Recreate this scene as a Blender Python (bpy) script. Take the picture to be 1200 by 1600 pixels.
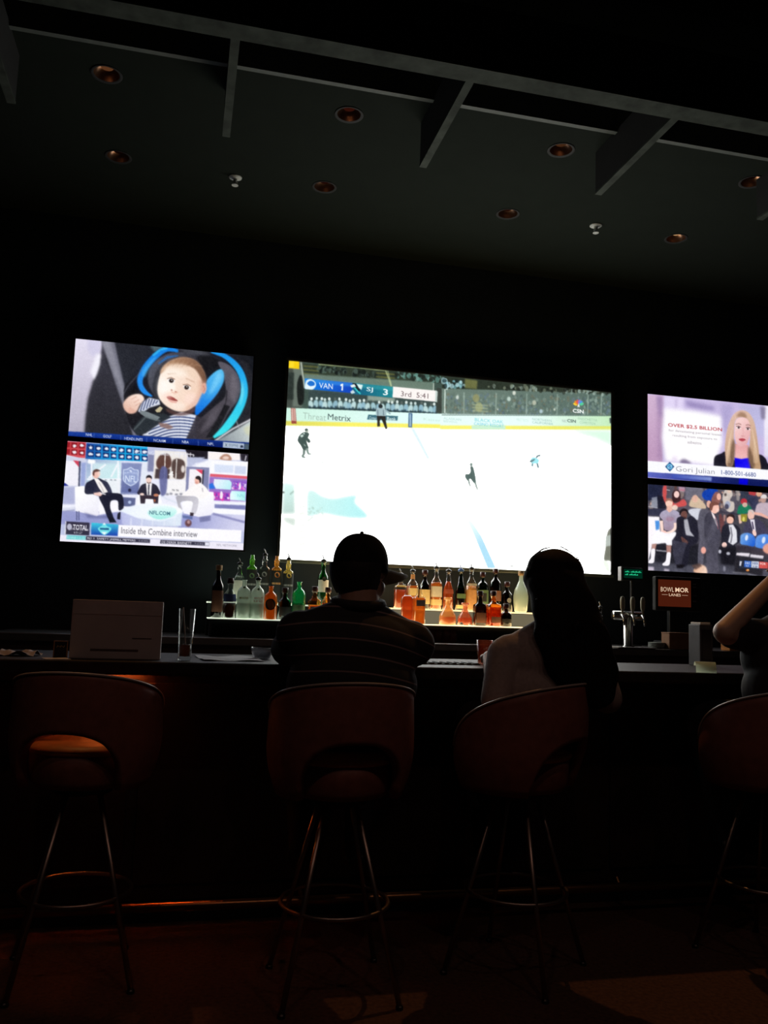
import bpy, bmesh, math, random
import numpy as np
from mathutils import Vector, Matrix, Euler

for o in list(bpy.data.objects):
    bpy.data.objects.remove(o)
SC = bpy.context.scene
COL = SC.collection
PI = math.pi

# ------------------------------------------------------------------ camera
YAW, PIT, ROL, FPX, HC = .2277, .1175, .0339, 1333.17, 1.28      # focal length in pixels of a 1200 x 1600 frame
vF = Vector((math.sin(YAW) * math.cos(PIT), math.cos(YAW) * math.cos(PIT), math.sin(PIT)))
vR0 = Vector((math.cos(YAW), -math.sin(YAW), 0)); vU0 = vR0.cross(vF)
vR = vR0 * math.cos(ROL) + vU0 * math.sin(ROL)
vU = vU0 * math.cos(ROL) - vR0 * math.sin(ROL)
camd = bpy.data.cameras.new('camera'); cam = bpy.data.objects.new('camera', camd); COL.objects.link(cam)
camd.sensor_fit = 'VERTICAL'; camd.sensor_height = 36.0; camd.lens = FPX / 1600 * 36.0
camd.clip_start = .05
cam.matrix_world = Matrix(((vR.x, vU.x, -vF.x, 0), (vR.y, vU.y, -vF.y, 0), (vR.z, vU.z, -vF.z, HC), (0, 0, 0, 1)))
SC.camera = cam

# ------------------------------------------------------------------ world, exposure, house lights
w = bpy.data.worlds.new('world'); SC.world = w; w.use_nodes = True
w.node_tree.nodes['Background'].inputs[0].default_value = (.7, .55, .5, 1)
w.node_tree.nodes['Background'].inputs[1].default_value = .0012
SC.view_settings.view_transform = 'Standard'; SC.view_settings.look = 'None'
SC.view_settings.exposure = 0.0; SC.view_settings.gamma = 1.0; SC.view_settings.use_curve_mapping = False
SC.cycles.transparent_max_bounces = 24
SC.cycles.max_bounces = 8
SC.cycles.use_light_tree = False
SC.cycles.sample_clamp_indirect = 3.0

def spot(name, loc, target, power, col, size_deg, blend=.6, rad=.05):
    l = bpy.data.lights.new(name, 'SPOT'); l.energy = power; l.color = col
    l.spot_size = math.radians(size_deg); l.spot_blend = blend; l.shadow_soft_size = rad
    o = bpy.data.objects.new(name, l); COL.objects.link(o); o.location = loc
    o.rotation_euler = (Vector(target) - Vector(loc)).to_track_quat('-Z', 'Y').to_euler()
    return o
# dimmed house downlights of the hall behind the camera (red-amber)
spot('house_light', (-.9, .2, 4.45), (-.3, 2.9, .5), 10.0, (1, .60, .48), 70)
spot('house_light', (.9, .2, 4.45), (.8, 2.9, .5), 12.0, (1, .60, .48), 70)
spot('house_light', (2.4, .4, 4.45), (2.0, 2.9, .5), 10.0, (1, .60, .48), 70)

# ------------------------------------------------------------------ helpers
def ray(px, py):
    return vF + vR * ((px - 600) / FPX) - vU * ((py - 800) / FPX)
def at(px, py, Y):
    d = ray(px, py); return Vector((0, 0, HC)) + d * (Y / d.y)
def atz(px, py, Z):
    d = ray(px, py); return Vector((0, 0, HC)) + d * ((Z - HC) / d.z)

def lin(c):
    return tuple((v / 12.92 if v <= .04045 else ((v + .055) / 1.055) ** 2.4) for v in [x / 255 for x in c])

MATS = {}
def mat(name, rgb, rough=.5, metal=0.0, var=.12, scale=18.0, bump=0.0, spec=.5, coat=0.0, emit=None, estr=0.0, sheen=0.0):
    """procedural principled material: noise drives a small colour variation, roughness and relief"""
    if name in MATS: return MATS[name]
    m = bpy.data.materials.new(name); m.use_nodes = True; nt = m.node_tree; b = nt.nodes['Principled BSDF']
    tc = nt.nodes.new('ShaderNodeTexCoord'); nz = nt.nodes.new('ShaderNodeTexNoise')
    nz.inputs['Scale'].default_value = scale; nz.inputs['Detail'].default_value = 4
    nt.links.new(tc.outputs['Object'], nz.inputs['Vector'])
    rp = nt.nodes.new('ShaderNodeValToRGB')
    rp.color_ramp.elements[0].position = .3; rp.color_ramp.elements[1].position = .7
    rp.color_ramp.elements[0].color = (*[c * (1 - var) for c in rgb], 1)
    rp.color_ramp.elements[1].color = (*[min(1, c * (1 + var)) for c in rgb], 1)
    nt.links.new(nz.outputs['Fac'], rp.inputs[0]); nt.links.new(rp.outputs[0], b.inputs['Base Color'])
    b.inputs['Roughness'].default_value = rough; b.inputs['Metallic'].default_value = metal
    b.inputs['Specular IOR Level'].default_value = spec; b.inputs['Coat Weight'].default_value = coat
    b.inputs['Sheen Weight'].default_value = sheen
    if bump:
        bp = nt.nodes.new('ShaderNodeBump'); bp.inputs['Strength'].default_value = bump; bp.inputs['Distance'].default_value = .004
        nt.links.new(nz.outputs['Fac'], bp.inputs['Height']); nt.links.new(bp.outputs[0], b.inputs['Normal'])
    if emit:
        b.inputs['Emission Color'].default_value = (*emit, 1); b.inputs['Emission Strength'].default_value = estr
    MATS[name] = m; return m

def emis(name, rgb, strength):
    if name in MATS: return MATS[name]
    m = bpy.data.materials.new(name); m.use_nodes = True; nt = m.node_tree; nt.nodes.clear()
    e = nt.nodes.new('ShaderNodeEmission'); e.inputs[0].default_value = (*rgb, 1); e.inputs[1].default_value = strength
    o = nt.nodes.new('ShaderNodeOutputMaterial'); nt.links.new(e.outputs[0], o.inputs[0])
    MATS[name] = m; return m

def glass(name, tint, frost=0.0, gl=.12, body=(.8, .8, .8)):
    """thin bottle glass: tinted see-through plus mirror gloss; frosted glass adds a scattering share"""
    if name in MATS: return MATS[name]
    m = bpy.data.materials.new(name); m.use_nodes = True; nt = m.node_tree; nt.nodes.clear(); N = nt.nodes.new
    out = N('ShaderNodeOutputMaterial'); tr = N('ShaderNodeBsdfTransparent'); tr.inputs[0].default_value = (*tint, 1)
    gs = N('ShaderNodeBsdfGlossy'); gs.inputs['Roughness'].default_value = .06
    lw = N('ShaderNodeLayerWeight'); lw.inputs[0].default_value = .25
    mx = N('ShaderNodeMixShader'); mul = N('ShaderNodeMath'); mul.operation = 'MULTIPLY_ADD'
    mul.inputs[1].default_value = .55; mul.inputs[2].default_value = gl * .3
    nt.links.new(lw.outputs['Facing'], mul.inputs[0]); nt.links.new(mul.outputs[0], mx.inputs[0])
    src = tr.outputs[0]
    if frost > 0:
        tl = N('ShaderNodeBsdfTranslucent'); tl.inputs[0].default_value = (*body, 1)
        df = N('ShaderNodeBsdfDiffuse'); df.inputs[0].default_value = (*body, 1)
        m2 = N('ShaderNodeMixShader'); m2.inputs[0].default_value = .45
        nt.links.new(tl.outputs[0], m2.inputs[1]); nt.links.new(df.outputs[0], m2.inputs[2])
        m3 = N('ShaderNodeMixShader'); m3.inputs[0].default_value = frost
        nt.links.new(tr.outputs[0], m3.inputs[1]); nt.links.new(m2.outputs[0], m3.inputs[2]); src = m3.outputs[0]
    nt.links.new(src, mx.inputs[1]); nt.links.new(gs.outputs[0], mx.inputs[2]); nt.links.new(mx.outputs[0], out.inputs[0])
    MATS[name] = m; return m

def tag(o, label=None, cat=None, group=None, kind=None):
    if label: o['label'] = label
    if cat: o['category'] = cat
    if group: o['group'] = group
    if kind: o['kind'] = kind
    return o
def thing(name, label, cat, loc=(0, 0, 0), rotz=0.0, group=None):
    o = bpy.data.objects.new(name, None); COL.objects.link(o); o.empty_display_size = .1
    o.location = loc; o.rotation_euler = (0, 0, rotz); return tag(o, label, cat, group)
def obj(name, bm, m, parent=None, smooth=False, loc=None):
    me = bpy.data.meshes.new(name); bm.to_mesh(me); bm.free()
    return obj_me(name, me, m, parent, smooth, loc)
def obj_me(name, me, m, parent=None, smooth=False, loc=None):
    for mm in (m if isinstance(m, (list, tuple)) else [m]): me.materials.append(mm)
    if smooth: me.polygons.foreach_set('use_smooth', [True] * len(me.polygons))
    o = bpy.data.objects.new(name, me); COL.objects.link(o)
    if parent: o.parent = parent
    if loc is not None: o.location = loc
    return o
def struct(name, bm, m, label=None):
    o = obj(name, bm, m); o['kind'] = 'structure'
    if label: o['label'] = label
    return o
def copy_tree(o, parent=None):
    c = o.copy(); COL.objects.link(c); c.parent = parent
    for ch in [x for x in bpy.data.objects if x.parent == o]: copy_tree(ch, c)
    return c

def B(): return bmesh.new()
def add_box(bm, x0, x1, y0, y1, z0, z1, bev=0.0):
    t = bmesh.new(); bmesh.ops.create_cube(t, size=1)
    bmesh.ops.scale(t, vec=(x1 - x0, y1 - y0, z1 - z0), verts=t.verts)
    bmesh.ops.translate(t, vec=((x0 + x1) / 2, (y0 + y1) / 2, (z0 + z1) / 2), verts=t.verts)
    if bev: bmesh.ops.bevel(t, geom=t.edges[:], offset=bev, segments=2, affect='EDGES', profile=.5)
    merge(bm, t); return bm
def merge(bm, t, M=None):
    if M is not None: bmesh.ops.transform(t, matrix=M, verts=t.verts)
    me = bpy.data.meshes.new('tmp'); t.to_mesh(me); t.free(); bm.from_mesh(me); bpy.data.meshes.remove(me)
def bx(x0, x1, y0, y1, z0, z1, bev=0.0): return add_box(B(), x0, x1, y0, y1, z0, z1, bev)
def add_lathe(bm, prof, n=24, c=(0, 0, 0), cap=True, sx=1.0, sy=1.0, sq=0.0):
    """profile [(r, z)] turned round z; sq > 0 squares the section (a superellipse)"""
    rings = []
    for r, z in prof:
        ring = []
        for i in range(n):
            a = 2 * PI * i / n; ca, sa = math.cos(a), math.sin(a)
            k = 1.0
            if sq: k = 1 / ((abs(ca) ** sq + abs(sa) ** sq) ** (1 / sq))
            ring.append(bm.verts.new((c[0] + r * sx * k * ca, c[1] + r * sy * k * sa, c[2] + z)))
        rings.append(ring)
    for a, b in zip(rings, rings[1:]):
        for i in range(n): bm.faces.new((a[i], a[(i + 1) % n], b[(i + 1) % n], b[i]))
    if cap:
        if prof[0][0] > 1e-5: bm.faces.new(list(reversed(rings[0])))
        if prof[-1][0] > 1e-5: bm.faces.new(rings[-1])
    return bm
def add_tube(bm, pts, r, n=10, closed=False, cap=True):
    pts = [Vector(p) for p in pts]; N = len(pts); rings = []
    rr = r if isinstance(r, (list, tuple)) else [r] * N
    up = Vector((0, 0, 1)); prev = None
    for i, p in enumerate(pts):
        if closed: d = pts[(i + 1) % N] - pts[i - 1]
        else: d = pts[min(i + 1, N - 1)] - pts[max(i - 1, 0)]
        d.normalize()
        if prev is None:
            a = d.cross(up)
            if a.length < .05: a = d.cross(Vector((1, 0, 0)))
        else:
            a = prev - d * prev.dot(d)
        a.normalize(); b = d.cross(a); prev = a
        rings.append([bm.verts.new(p + (a * math.cos(2 * PI * k / n) + b * math.sin(2 * PI * k / n)) * rr[i]) for k in range(n)])
    prs = list(zip(rings, rings[1:])) + ([(rings[-1], rings[0])] if closed else [])
    for a, b in prs:
        for k in range(n): bm.faces.new((a[k], a[(k + 1) % n], b[(k + 1) % n], b[k]))
    if cap and not closed:
        bm.faces.new(list(reversed(rings[0]))); bm.faces.new(rings[-1])
    bmesh.ops.recalc_face_normals(bm, faces=bm.faces[:])
    return bm
def arc(c, r, a0, a1, n, plane='xy'):
    out = []
    for i in range(n + 1):
        a = a0 + (a1 - a0) * i / n
        u, v = r * math.cos(a), r * math.sin(a)
        out.append((c[0] + u, c[1] + v, c[2]) if plane == 'xy' else (c[0] + u, c[1], c[2] + v) if plane == 'xz' else (c[0], c[1] + u, c[2] + v))
    return out

_tx = {}
def text_mesh(s, bold=0.0, res=2):
    """(vertices 2-D, triangles) of a string set in the built-in typeface, baseline at 0"""
    k = (s, bold, res)
    if k in _tx: return _tx[k]
    c = bpy.data.curves.new('t', 'FONT'); c.body = s; c.resolution_u = res; c.offset = bold; c.fill_mode = 'FRONT'
    o = bpy.data.objects.new('t', c); COL.objects.link(o)
    me = o.evaluated_get(bpy.context.evaluated_depsgraph_get()).to_mesh()
    me.calc_loop_triangles()
    v = np.array([x.co[:2] for x in me.vertices]).reshape(-1, 2); t = np.array([x.vertices[:] for x in me.loop_triangles]).reshape(-1, 3)
    bpy.data.objects.remove(o); bpy.data.curves.remove(c)
    _tx[k] = (v, t); return v, t
def lettering(s, m, parent, loc, width, height, rot=(PI / 2, 0, 0), bold=0.0, name='lettering'):
    """flat print standing on a surface: text fitted to width x height, lower left at loc"""
    v, t = text_mesh(s, bold); lo, hi = v.min(0), v.max(0)
    me = bpy.data.meshes.new(name)
    me.from_pydata([((x - lo[0]) / (hi[0] - lo[0]) * width, (y - lo[1]) / (hi[1] - lo[1]) * height, 0) for x, y in v], [], t.tolist())
    o = obj_me(name, me, m, parent); o.location = loc; o.rotation_euler = rot; return o

# ------------------------------------------------------------------ materials of the room
M_wall = mat('dark_wall_paint', (.020, .030, .042), .75, var=.15, scale=4, bump=.05)
M_ceil = mat('charcoal_ceiling_paint', (.0150, .0190, .0152), .9, var=.06, scale=9, bump=.15, spec=.06)
M_ceil2 = mat('black_ceiling_paint', (.010, .009, .009), .9, var=.2, scale=5)
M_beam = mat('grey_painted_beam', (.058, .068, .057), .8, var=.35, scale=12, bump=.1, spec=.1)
M_floor = mat('dark_carpet', (.095, .046, .028), .95, var=.35, scale=60, bump=.3)
M_black = mat('black_plastic', (.012, .012, .013), .35, var=.1)
M_blackm = mat('matte_black', (.010, .010, .011), .7, var=.1)
M_chrome = mat('chrome', (.45, .44, .42), .22, 1.0, var=.03)
M_steel = mat('brushed_steel', (.40, .38, .36), .33, 1.0, var=.08, scale=40)

# ------------------------------------------------------------------ the room
ZC = 3.967; YW = 6.07; XL, XR, YR = -4.6, 7.2, -4.0; ZU = 4.75
struct('floor', bx(XL, XR, YR, YW + .1, -.1, 0), M_floor)
struct('wall_back', bx(XL, XR, YW, YW + .12, 0, ZU + .1), M_wall)
struct('wall_left', bx(XL - .12, XL, YR, YW + .12, 0, ZU + .1), M_wall)
struct('wall_right', bx(XR, XR + .12, YR, YW + .12, 0, ZU + .1), M_wall)
struct('wall_rear', bx(XL, XR, YR - .12, YR, 0, ZU + .1), M_wall)
DL = [(x, y) for y in (4.31, 5.14) for x in (-.535, .728, 1.975, 3.235)]
def ceiling_with_holes():
    c = bx(XL, XR, 4.05, YW, ZC, ZC + .16); me = bpy.data.meshes.new('c'); c.to_mesh(me); c.free()
    co = bpy.data.objects.new('c', me); COL.objects.link(co)
    k = B()
    for x, y in DL: add_lathe(k, [(.066, -.05), (.066, .10)], 28, (x, y, ZC))
    ke = bpy.data.meshes.new('k'); k.to_mesh(ke); k.free(); ko = bpy.data.objects.new('k', ke); COL.objects.link(ko)
    md = co.modifiers.new('b', 'BOOLEAN'); md.object = ko; md.operation = 'DIFFERENCE'; md.solver = 'EXACT'
    out = bpy.data.meshes.new_from_object(co.evaluated_get(bpy.context.evaluated_depsgraph_get()))
    bpy.data.objects.remove(co); bpy.data.objects.remove(ko)
    o = obj_me('ceiling', out, M_ceil); o['kind'] = 'structure'
ceiling_with_holes()
struct('ceiling_upper', bx(XL, XR, YR, 4.05, ZU, ZU + .1), M_ceil2)
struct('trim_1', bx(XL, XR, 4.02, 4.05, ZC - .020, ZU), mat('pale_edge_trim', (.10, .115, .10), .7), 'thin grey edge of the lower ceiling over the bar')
M_board = mat('black_stained_board', (.012, .012, .012), .8, var=.2, scale=14)
o = struct('ceiling_beam', bx(XL, XR, 3.39, 3.49, 3.725, 4.02), M_board, 'long black beam with grey underside across the ceiling')
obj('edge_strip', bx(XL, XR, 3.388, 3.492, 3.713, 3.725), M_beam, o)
for i, x in enumerate((-2.03, -.965, .08, 1.145, 2.195, 3.26, 4.32)):
    o = struct('ceiling_baffle', bx(x - .018, x + .018, 3.49, 4.28, 3.725, ZC), M_board, 'black upright board projecting from the ceiling beam')
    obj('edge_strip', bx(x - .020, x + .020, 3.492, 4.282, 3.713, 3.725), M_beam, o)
struct('ceiling_beam', bx(XL, XR, 2.44, 2.54, 4.0, 4.3), M_ceil2, 'black beam high above the seats')

def downlight(x, y, glow, label):
    t = thing('recessed_downlight', label, 'downlight', (x, y, ZC), 0, 'recessed downlights in the ceiling')
    b = add_lathe(B(), [(.064, .0), (.078, -.004), (.080, -.001), (.066, .001)], 32, cap=False); obj('trim_ring', b, mat('copper_trim', (.010, .009, .008), .8), t, True)
    b = add_lathe(B(), [(.064, .0), (.058, .02), (.046, .04), (.032, .050)], 32, cap=False)
    obj('reflector', b, mat('copper_reflector', (.42, .22, .13), .34, 1.0, var=.04), t, True)
    b = add_lathe(B(), [(.036, .050), (.032, .038), (.018, .030), (.0005, .028)], 20)
    obj('lamp', b, emis('reflection_glow_%d' % round(glow * 1000), (1, .55, .24) if glow > .2 else (1, .36, .13) if glow > .04 else (1, .16, .08), glow), t, True)  # emission put in for the warm reflections inside the cup
    return t
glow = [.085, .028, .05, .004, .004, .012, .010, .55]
dlab = ['amber recessed downlight, nearest ceiling row, leftmost beside the first baffle', 'red recessed downlight between first and second baffle',
        'amber recessed downlight with bright glint between second and third baffle', 'recessed downlight at the far upper edge beyond third baffle',
        'dim recessed downlight of the wall row above the baby television', 'dim red recessed downlight close to the wall-side sprinkler above big screen',
        'dim red recessed downlight above the middle of the big screen', 'bright copper recessed downlight beside a sprinkler above big screen corner']
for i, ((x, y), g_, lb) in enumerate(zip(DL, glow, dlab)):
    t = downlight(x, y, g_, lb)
    if i in (0, 2):                      # the two lamps that are not turned fully down
        o = spot('downlight_beam', (0, 0, .020), ((.12, -1.1, -3.2), (0, 0, 0), (-.15, -1.35, -3.95))[i], (44, 0, 52)[i], (1, .45, .14), (17, 0, 54)[i], .5, .025); o.parent = t
def sprinkler(x, y, label):
    t = thing('fire_sprinkler', label, 'sprinkler', (x, y, ZC), 0, 'fire sprinklers in the ceiling')
    mw = mat('white_enamel', (.55, .57, .54), .5)
    obj('escutcheon', add_lathe(B(), [(.0005, 0), (.042, 0), (.040, -.006), (.020, -.014), (.014, -.014)], 24), mw, t, True)
    obj('body', add_lathe(B(), [(.013, -.012), (.013, -.024), (.008, -.03), (.008, -.040)], 14), mw, t, True)
    for s in (-1, 1): obj('frame_arm', add_tube(B(), [(s * .011, 0, -.024), (s * .014, 0, -.036), (s * .004, 0, -.052)], .0028, 6), mw, t)
    obj('deflector', add_lathe(B(), [(.0005, -.052), (.020, -.052), (.021, -.055), (.0005, -.056)], 20), mw, t)
sprinkler(.169, 5.18, 'small white sprinkler head on ceiling above the car-seat television')
sprinkler(2.609, 5.12, 'small white sprinkler head on ceiling above the big screen')
# ------------------------------------------------------------------ screens: flat pictures computed as colour grids
SCL = 6.0 / 5.8
YS = 6.0
def srgb2lin(a):
    a = np.maximum(a, 0); return np.where(a <= .04045, a / 12.92, ((a + .055) / 1.055) ** 2.4)
class Canvas:
    """a picture area on the wall plane y = YS; shapes are given in photograph pixels and carried to the screen's own plane"""
    def __init__(s, X0, Zt, W, H, res=290, ss=2, bg=(0, 0, 0)):
        s.X0, s.Zt, s.W, s.H, s.ss = X0, Zt, W, H, ss
        s.n, s.m = int(W * res), int(H * res)
        s.a = np.zeros((s.m * ss, s.n * ss, 3)); s.a[:] = np.array(bg) / 255
        s.f = (0, 0, 1); s.rng = np.random.RandomState(4)
        s.k = s.n * ss / W * .0045        # canvas pixels in one photo pixel, about
    def fr(s, ox, oy, k): s.f = (ox, oy, k)
    def loc(s, pts):
        out = []
        for x, y in pts:
            d = at(s.f[0] + x / s.f[2], s.f[1] + y / s.f[2], YS)
            out.append(((d.x - s.X0) / s.W * s.n * s.ss, (s.Zt - d.z) / s.H * s.m * s.ss))
        return np.array(out)
    def _mask(s, q, soft):
        h, w = s.a.shape[:2]; pad = int(soft * s.k * 2) + 2
        x0, y0 = np.floor(q.min(0)).astype(int) - pad; x1, y1 = np.ceil(q.max(0)).astype(int) + pad
        gx0, gy0, gx1, gy1 = max(x0, -40), max(y0, -40), min(x1, w + 40), min(y1, h + 40)
        if gx1 <= gx0 or gy1 <= gy0: return None
        X = np.arange(gx0, gx1) + .5; Y = (np.arange(gy0, gy1) + .5)[:, None]
        m = np.zeros((gy1 - gy0, gx1 - gx0), bool)
        for (xa, ya), (xb, yb) in zip(q, np.roll(q, -1, 0)):
            if ya == yb: continue
            c = ((ya > Y) != (yb > Y)); m ^= c & (X < xa + (Y - ya) * (xb - xa) / (yb - ya))
        m = m.astype(float)
        r = int(round(soft * s.k * .6))
        if r > 0:
            for _ in range(2):
                for ax in (0, 1):
                    p = np.pad(m, [(r + 1, r) if i == ax else (0, 0) for i in (0, 1)], mode='edge').cumsum(ax)
                    m = (np.take(p, range(2 * r + 1, p.shape[ax]), ax) - np.take(p, range(0, p.shape[ax] - 2 * r - 1), ax)) / (2 * r + 1)
        cx0, cy0, cx1, cy1 = max(gx0, 0), max(gy0, 0), min(gx1, w), min(gy1, h)
        if cx1 <= cx0 or cy1 <= cy0: return None
        return m[cy0 - gy0:cy1 - gy0, cx0 - gx0:cx1 - gx0], cx0, cy0, cx1, cy1
    def _put(s, q, col, a, soft):
        r = s._mask(q, soft)
        if r is None: return
        m, x0, y0, x1, y1 = r; m = (m * a)[..., None]
        if len(col) == 4:                      # (colour 1, colour 2, point 1, point 2)
            p = s.loc([col[2], col[3]]); d = p[1] - p[0]; L = d @ d
            X = np.arange(x0, x1) + .5; Y = (np.arange(y0, y1) + .5)[:, None]
            t = np.clip(((X - p[0][0]) * d[0] + (Y - p[0][1]) * d[1]) / L, 0, 1)[..., None]
            c = (np.array(col[0]) * (1 - t) + np.array(col[1]) * t) / 255
        else: c = np.array(col) / 255
        s.a[y0:y1, x0:x1] = s.a[y0:y1, x0:x1] * (1 - m) + c * m
    def P(s, pts, col, a=1.0, soft=.7): s._put(s.loc(pts), col, a, soft)
    def E(s, cx, cy, rx, ry, col, rot=0.0, a=1.0, soft=.7):
        c, si = math.cos(math.radians(rot)), math.sin(math.radians(rot))
        s.P([(cx + rx * math.cos(t) * c - ry * math.sin(t) * si, cy + rx * math.cos(t) * si + ry * math.sin(t) * c) for t in np.linspace(0, 2 * PI, 28)[:-1]], col, a, soft)
    def L(s, pts, wd, col, a=1.0, soft=.6):
        p = np.array(pts, float)
        if len(p) >= 4:                        # smooth the stroke through its points
            if np.ndim(wd) == 0: wd = [wd] * len(p)
            q = np.c_[p, np.array(wd, float)]; q = np.r_[[2 * q[0] - q[1]], q, [2 * q[-1] - q[-2]]]; o = []
            for i in range(1, len(q) - 2):
                A, Bq, C, D = q[i - 1:i + 3]
                for t in np.linspace(0, 1, 6)[:-1]: o.append(.5 * (2 * Bq + (C - A) * t + (2 * A - 5 * Bq + 4 * C - D) * t * t + (3 * Bq - A - 3 * C + D) * t ** 3))
            q = np.array(o + [q[-2]]); p = q[:, :2]; wd = np.maximum(q[:, 2], .5)
        d = np.gradient(p, axis=0); d /= np.linalg.norm(d, axis=1)[:, None] + 1e-9
        n = np.c_[-d[:, 1], d[:, 0]]; W = (np.array(wd) if np.ndim(wd) else np.full(len(p), wd))[:, None] / 2
        s.P(np.r_[p + n * W, (p - n * W)[::-1]].tolist(), col, a, soft)
    def S(s, pts, n=12):
        """smooth closed outline through the points"""
        p = np.array(pts, float); N = len(p); out = []
        for i in range(N):
            a, b, c, d = p[i - 1], p[i], p[(i + 1) % N], p[(i + 2) % N]
            for t in np.linspace(0, 1, 6)[:-1]:
                out.append(.5 * (2 * b + (c - a) * t + (2 * a - 5 * b + 4 * c - d) * t * t + (3 * b - a - 3 * c + d) * t ** 3))
        return [tuple(v) for v in out]
    def T(s, txt, x, y, wd, h, col, a=1.0, bold=0.0, soft=0.0):
        """text with its lower left corner at (x, y), fitted to wd x h"""
        v, t = text_mesh(txt, bold); lo, hi = v.min(0), v.max(0)
        o, ex, ey = s.loc([(x, y), (x + wd, y), (x, y - h)])
        Wc = abs(ex[0] - o[0]); Hc = abs(ey[1] - o[1])
        q = np.c_[o[0] + (v[:, 0] - lo[0]) / (hi[0] - lo[0]) * Wc, o[1] - (v[:, 1] - lo[1]) / (hi[1] - lo[1]) * Hc]
        h_, w_ = s.a.shape[:2]
        x0, y0 = np.floor(q.min(0)).astype(int) - 1; x1, y1 = np.ceil(q.max(0)).astype(int) + 1
        x0, y0, x1, y1 = max(x0, 0), max(y0, 0), min(x1, w_), min(y1, h_)
        if x1 <= x0 or y1 <= y0: return
        SSN = 2
        m = np.zeros(((y1 - y0) * SSN, (x1 - x0) * SSN), bool); q = (q - (x0, y0)) * SSN
        for tri in t:
            A, Bv, C = q[tri]; bx0, by0 = np.floor(np.minimum(np.minimum(A, Bv), C)).astype(int); bx1, by1 = np.ceil(np.maximum(np.maximum(A, Bv), C)).astype(int)
            bx0, by0 = max(bx0, 0), max(by0, 0)
            if bx1 <= bx0 or by1 <= by0: continue
            X = np.arange(bx0, bx1) + .5; Y = (np.arange(by0, by1) + .5)[:, None]
            f = lambda P_, Q: (Q[0] - P_[0]) * (Y - P_[1]) - (Q[1] - P_[1]) * (X - P_[0])
            e0, e1, e2 = f(A, Bv), f(Bv, C), f(C, A); g = ((e0 >= 0) & (e1 >= 0) & (e2 >= 0)) | ((e0 <= 0) & (e1 <= 0) & (e2 <= 0))
            sub = m[by0:by1, bx0:bx1]; sub |= g[:sub.shape[0], :sub.shape[1]]
        mm = m.reshape(y1 - y0, SSN, x1 - x0, SSN).mean((1, 3))[..., None] * a
        s.a[y0:y1, x0:x1] = s.a[y0:y1, x0:x1] * (1 - mm) + np.array(col) / 255 * mm
    def crowd(s, x0, y0, x1, y1, slope, n, r, cols, a=.8, head=None):
        for _ in range(n):
            x = s.rng.uniform(x0, x1); y = s.rng.uniform(y0, y1) + (x - x0) * slope; rr = s.rng.uniform(*r)
            s.E(x, y, rr, rr * s.rng.uniform(.8, 1.6), cols[s.rng.randint(len(cols))], 0, a * s.rng.uniform(.5, 1), .5)
            if head and s.rng.rand() < .7: s.E(x, y - rr * 1.4, rr * .5, rr * .6, head[s.rng.randint(len(head))], 0, a, .5)
    def grain(s, amt):
        g = s.rng.normal(0, amt / 255, (s.m, s.n, 1)).repeat(s.ss, 0).repeat(s.ss, 1); s.a += g
    @staticmethod
    def blur(im, r):
        for _ in range(2):
            for ax in (0, 1):
                p = np.pad(im, [(r + 1, r) if i == ax else (0, 0) for i in range(im.ndim)], mode='edge').cumsum(ax)
                im = (np.take(p, range(2 * r + 1, p.shape[ax]), ax) - np.take(p, range(0, p.shape[ax] - 2 * r - 1), ax)) / (2 * r + 1)
        return im
    def mesh(s, name, mottle=.05, bloom=.10, hot=1.0):
        m, n, ss = s.m, s.n, s.ss
        im = np.maximum(s.a, 0).reshape(m, ss, n, ss, 3).mean((1, 3))
        g = sum(s.blur(s.rng.normal(0, 1, (m, n, 1)), r) * r * 1.6 for r in (2, 5)) * .5      # broadcast compression mottle
        im = im * (1 + mottle * np.clip(g, -2, 2) * np.clip(1.06 - im.max(2, keepdims=True), .0, 1))
        im = im + bloom * s.blur(np.clip(im - .45, 0, .6), 7) * np.clip(1.1 - im, 0, 1) * 2
        p = np.pad(im, ((1, 1), (1, 1), (0, 0)), mode='edge')
        vc = (p[:-1, :-1] + p[1:, :-1] + p[:-1, 1:] + p[1:, 1:]) / 4           # corner colours
        vc = vc * .5 + np.where(True, p[:-1, :-1], 0) * .5
        k = np.clip((vc.min(2, keepdims=True) - 1.0) / .025, 0, 1); vc = srgb2lin(vc) * (1 + (hot - 1) * k)     # the white ice is far brighter than paper white
        vi = np.arange((m + 1) * (n + 1)).reshape(m + 1, n + 1)
        X = np.linspace(0, s.W, n + 1); Z = -np.linspace(0, s.H, m + 1)
        co = np.zeros((m + 1, n + 1, 3)); co[..., 0] = X[None, :]; co[..., 2] = Z[:, None]
        quads = []; done = np.zeros((m, n), bool)
        for st in (16, 8, 4, 2):               # flat areas become larger faces
            for i in range(0, m - st + 1, st):
                for j in range(0, n - st + 1, st):
                    if done[i, j]: continue
                    blk = vc[i:i + st + 1, j:j + st + 1]
                    if (blk.max((0, 1)) - blk.min((0, 1))).max() < .012 and not done[i:i + st, j:j + st].any():
                        done[i:i + st, j:j + st] = True
                        quads.append((vi[i, j], vi[i + st, j], vi[i + st, j + st], vi[i, j + st]))
        ii, jj = np.nonzero(~done)
        q1 = np.c_[vi[ii, jj], vi[ii + 1, jj], vi[ii + 1, jj + 1], vi[ii, jj + 1]]
        q = np.r_[np.array(quads, int).reshape(-1, 4), q1]
        used, inv = np.unique(q, return_inverse=True); q = inv.reshape(-1, 4)
        co = co.reshape(-1, 3)[used]; c4 = np.c_[vc.reshape(-1, 3)[used], np.ones(len(used))]
        me = bpy.data.meshes.new(name); me.vertices.add(len(co)); me.vertices.foreach_set('co', co.ravel())
        me.loops.add(q.size); me.loops.foreach_set('vertex_index', q.ravel().astype(np.int32))
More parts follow.
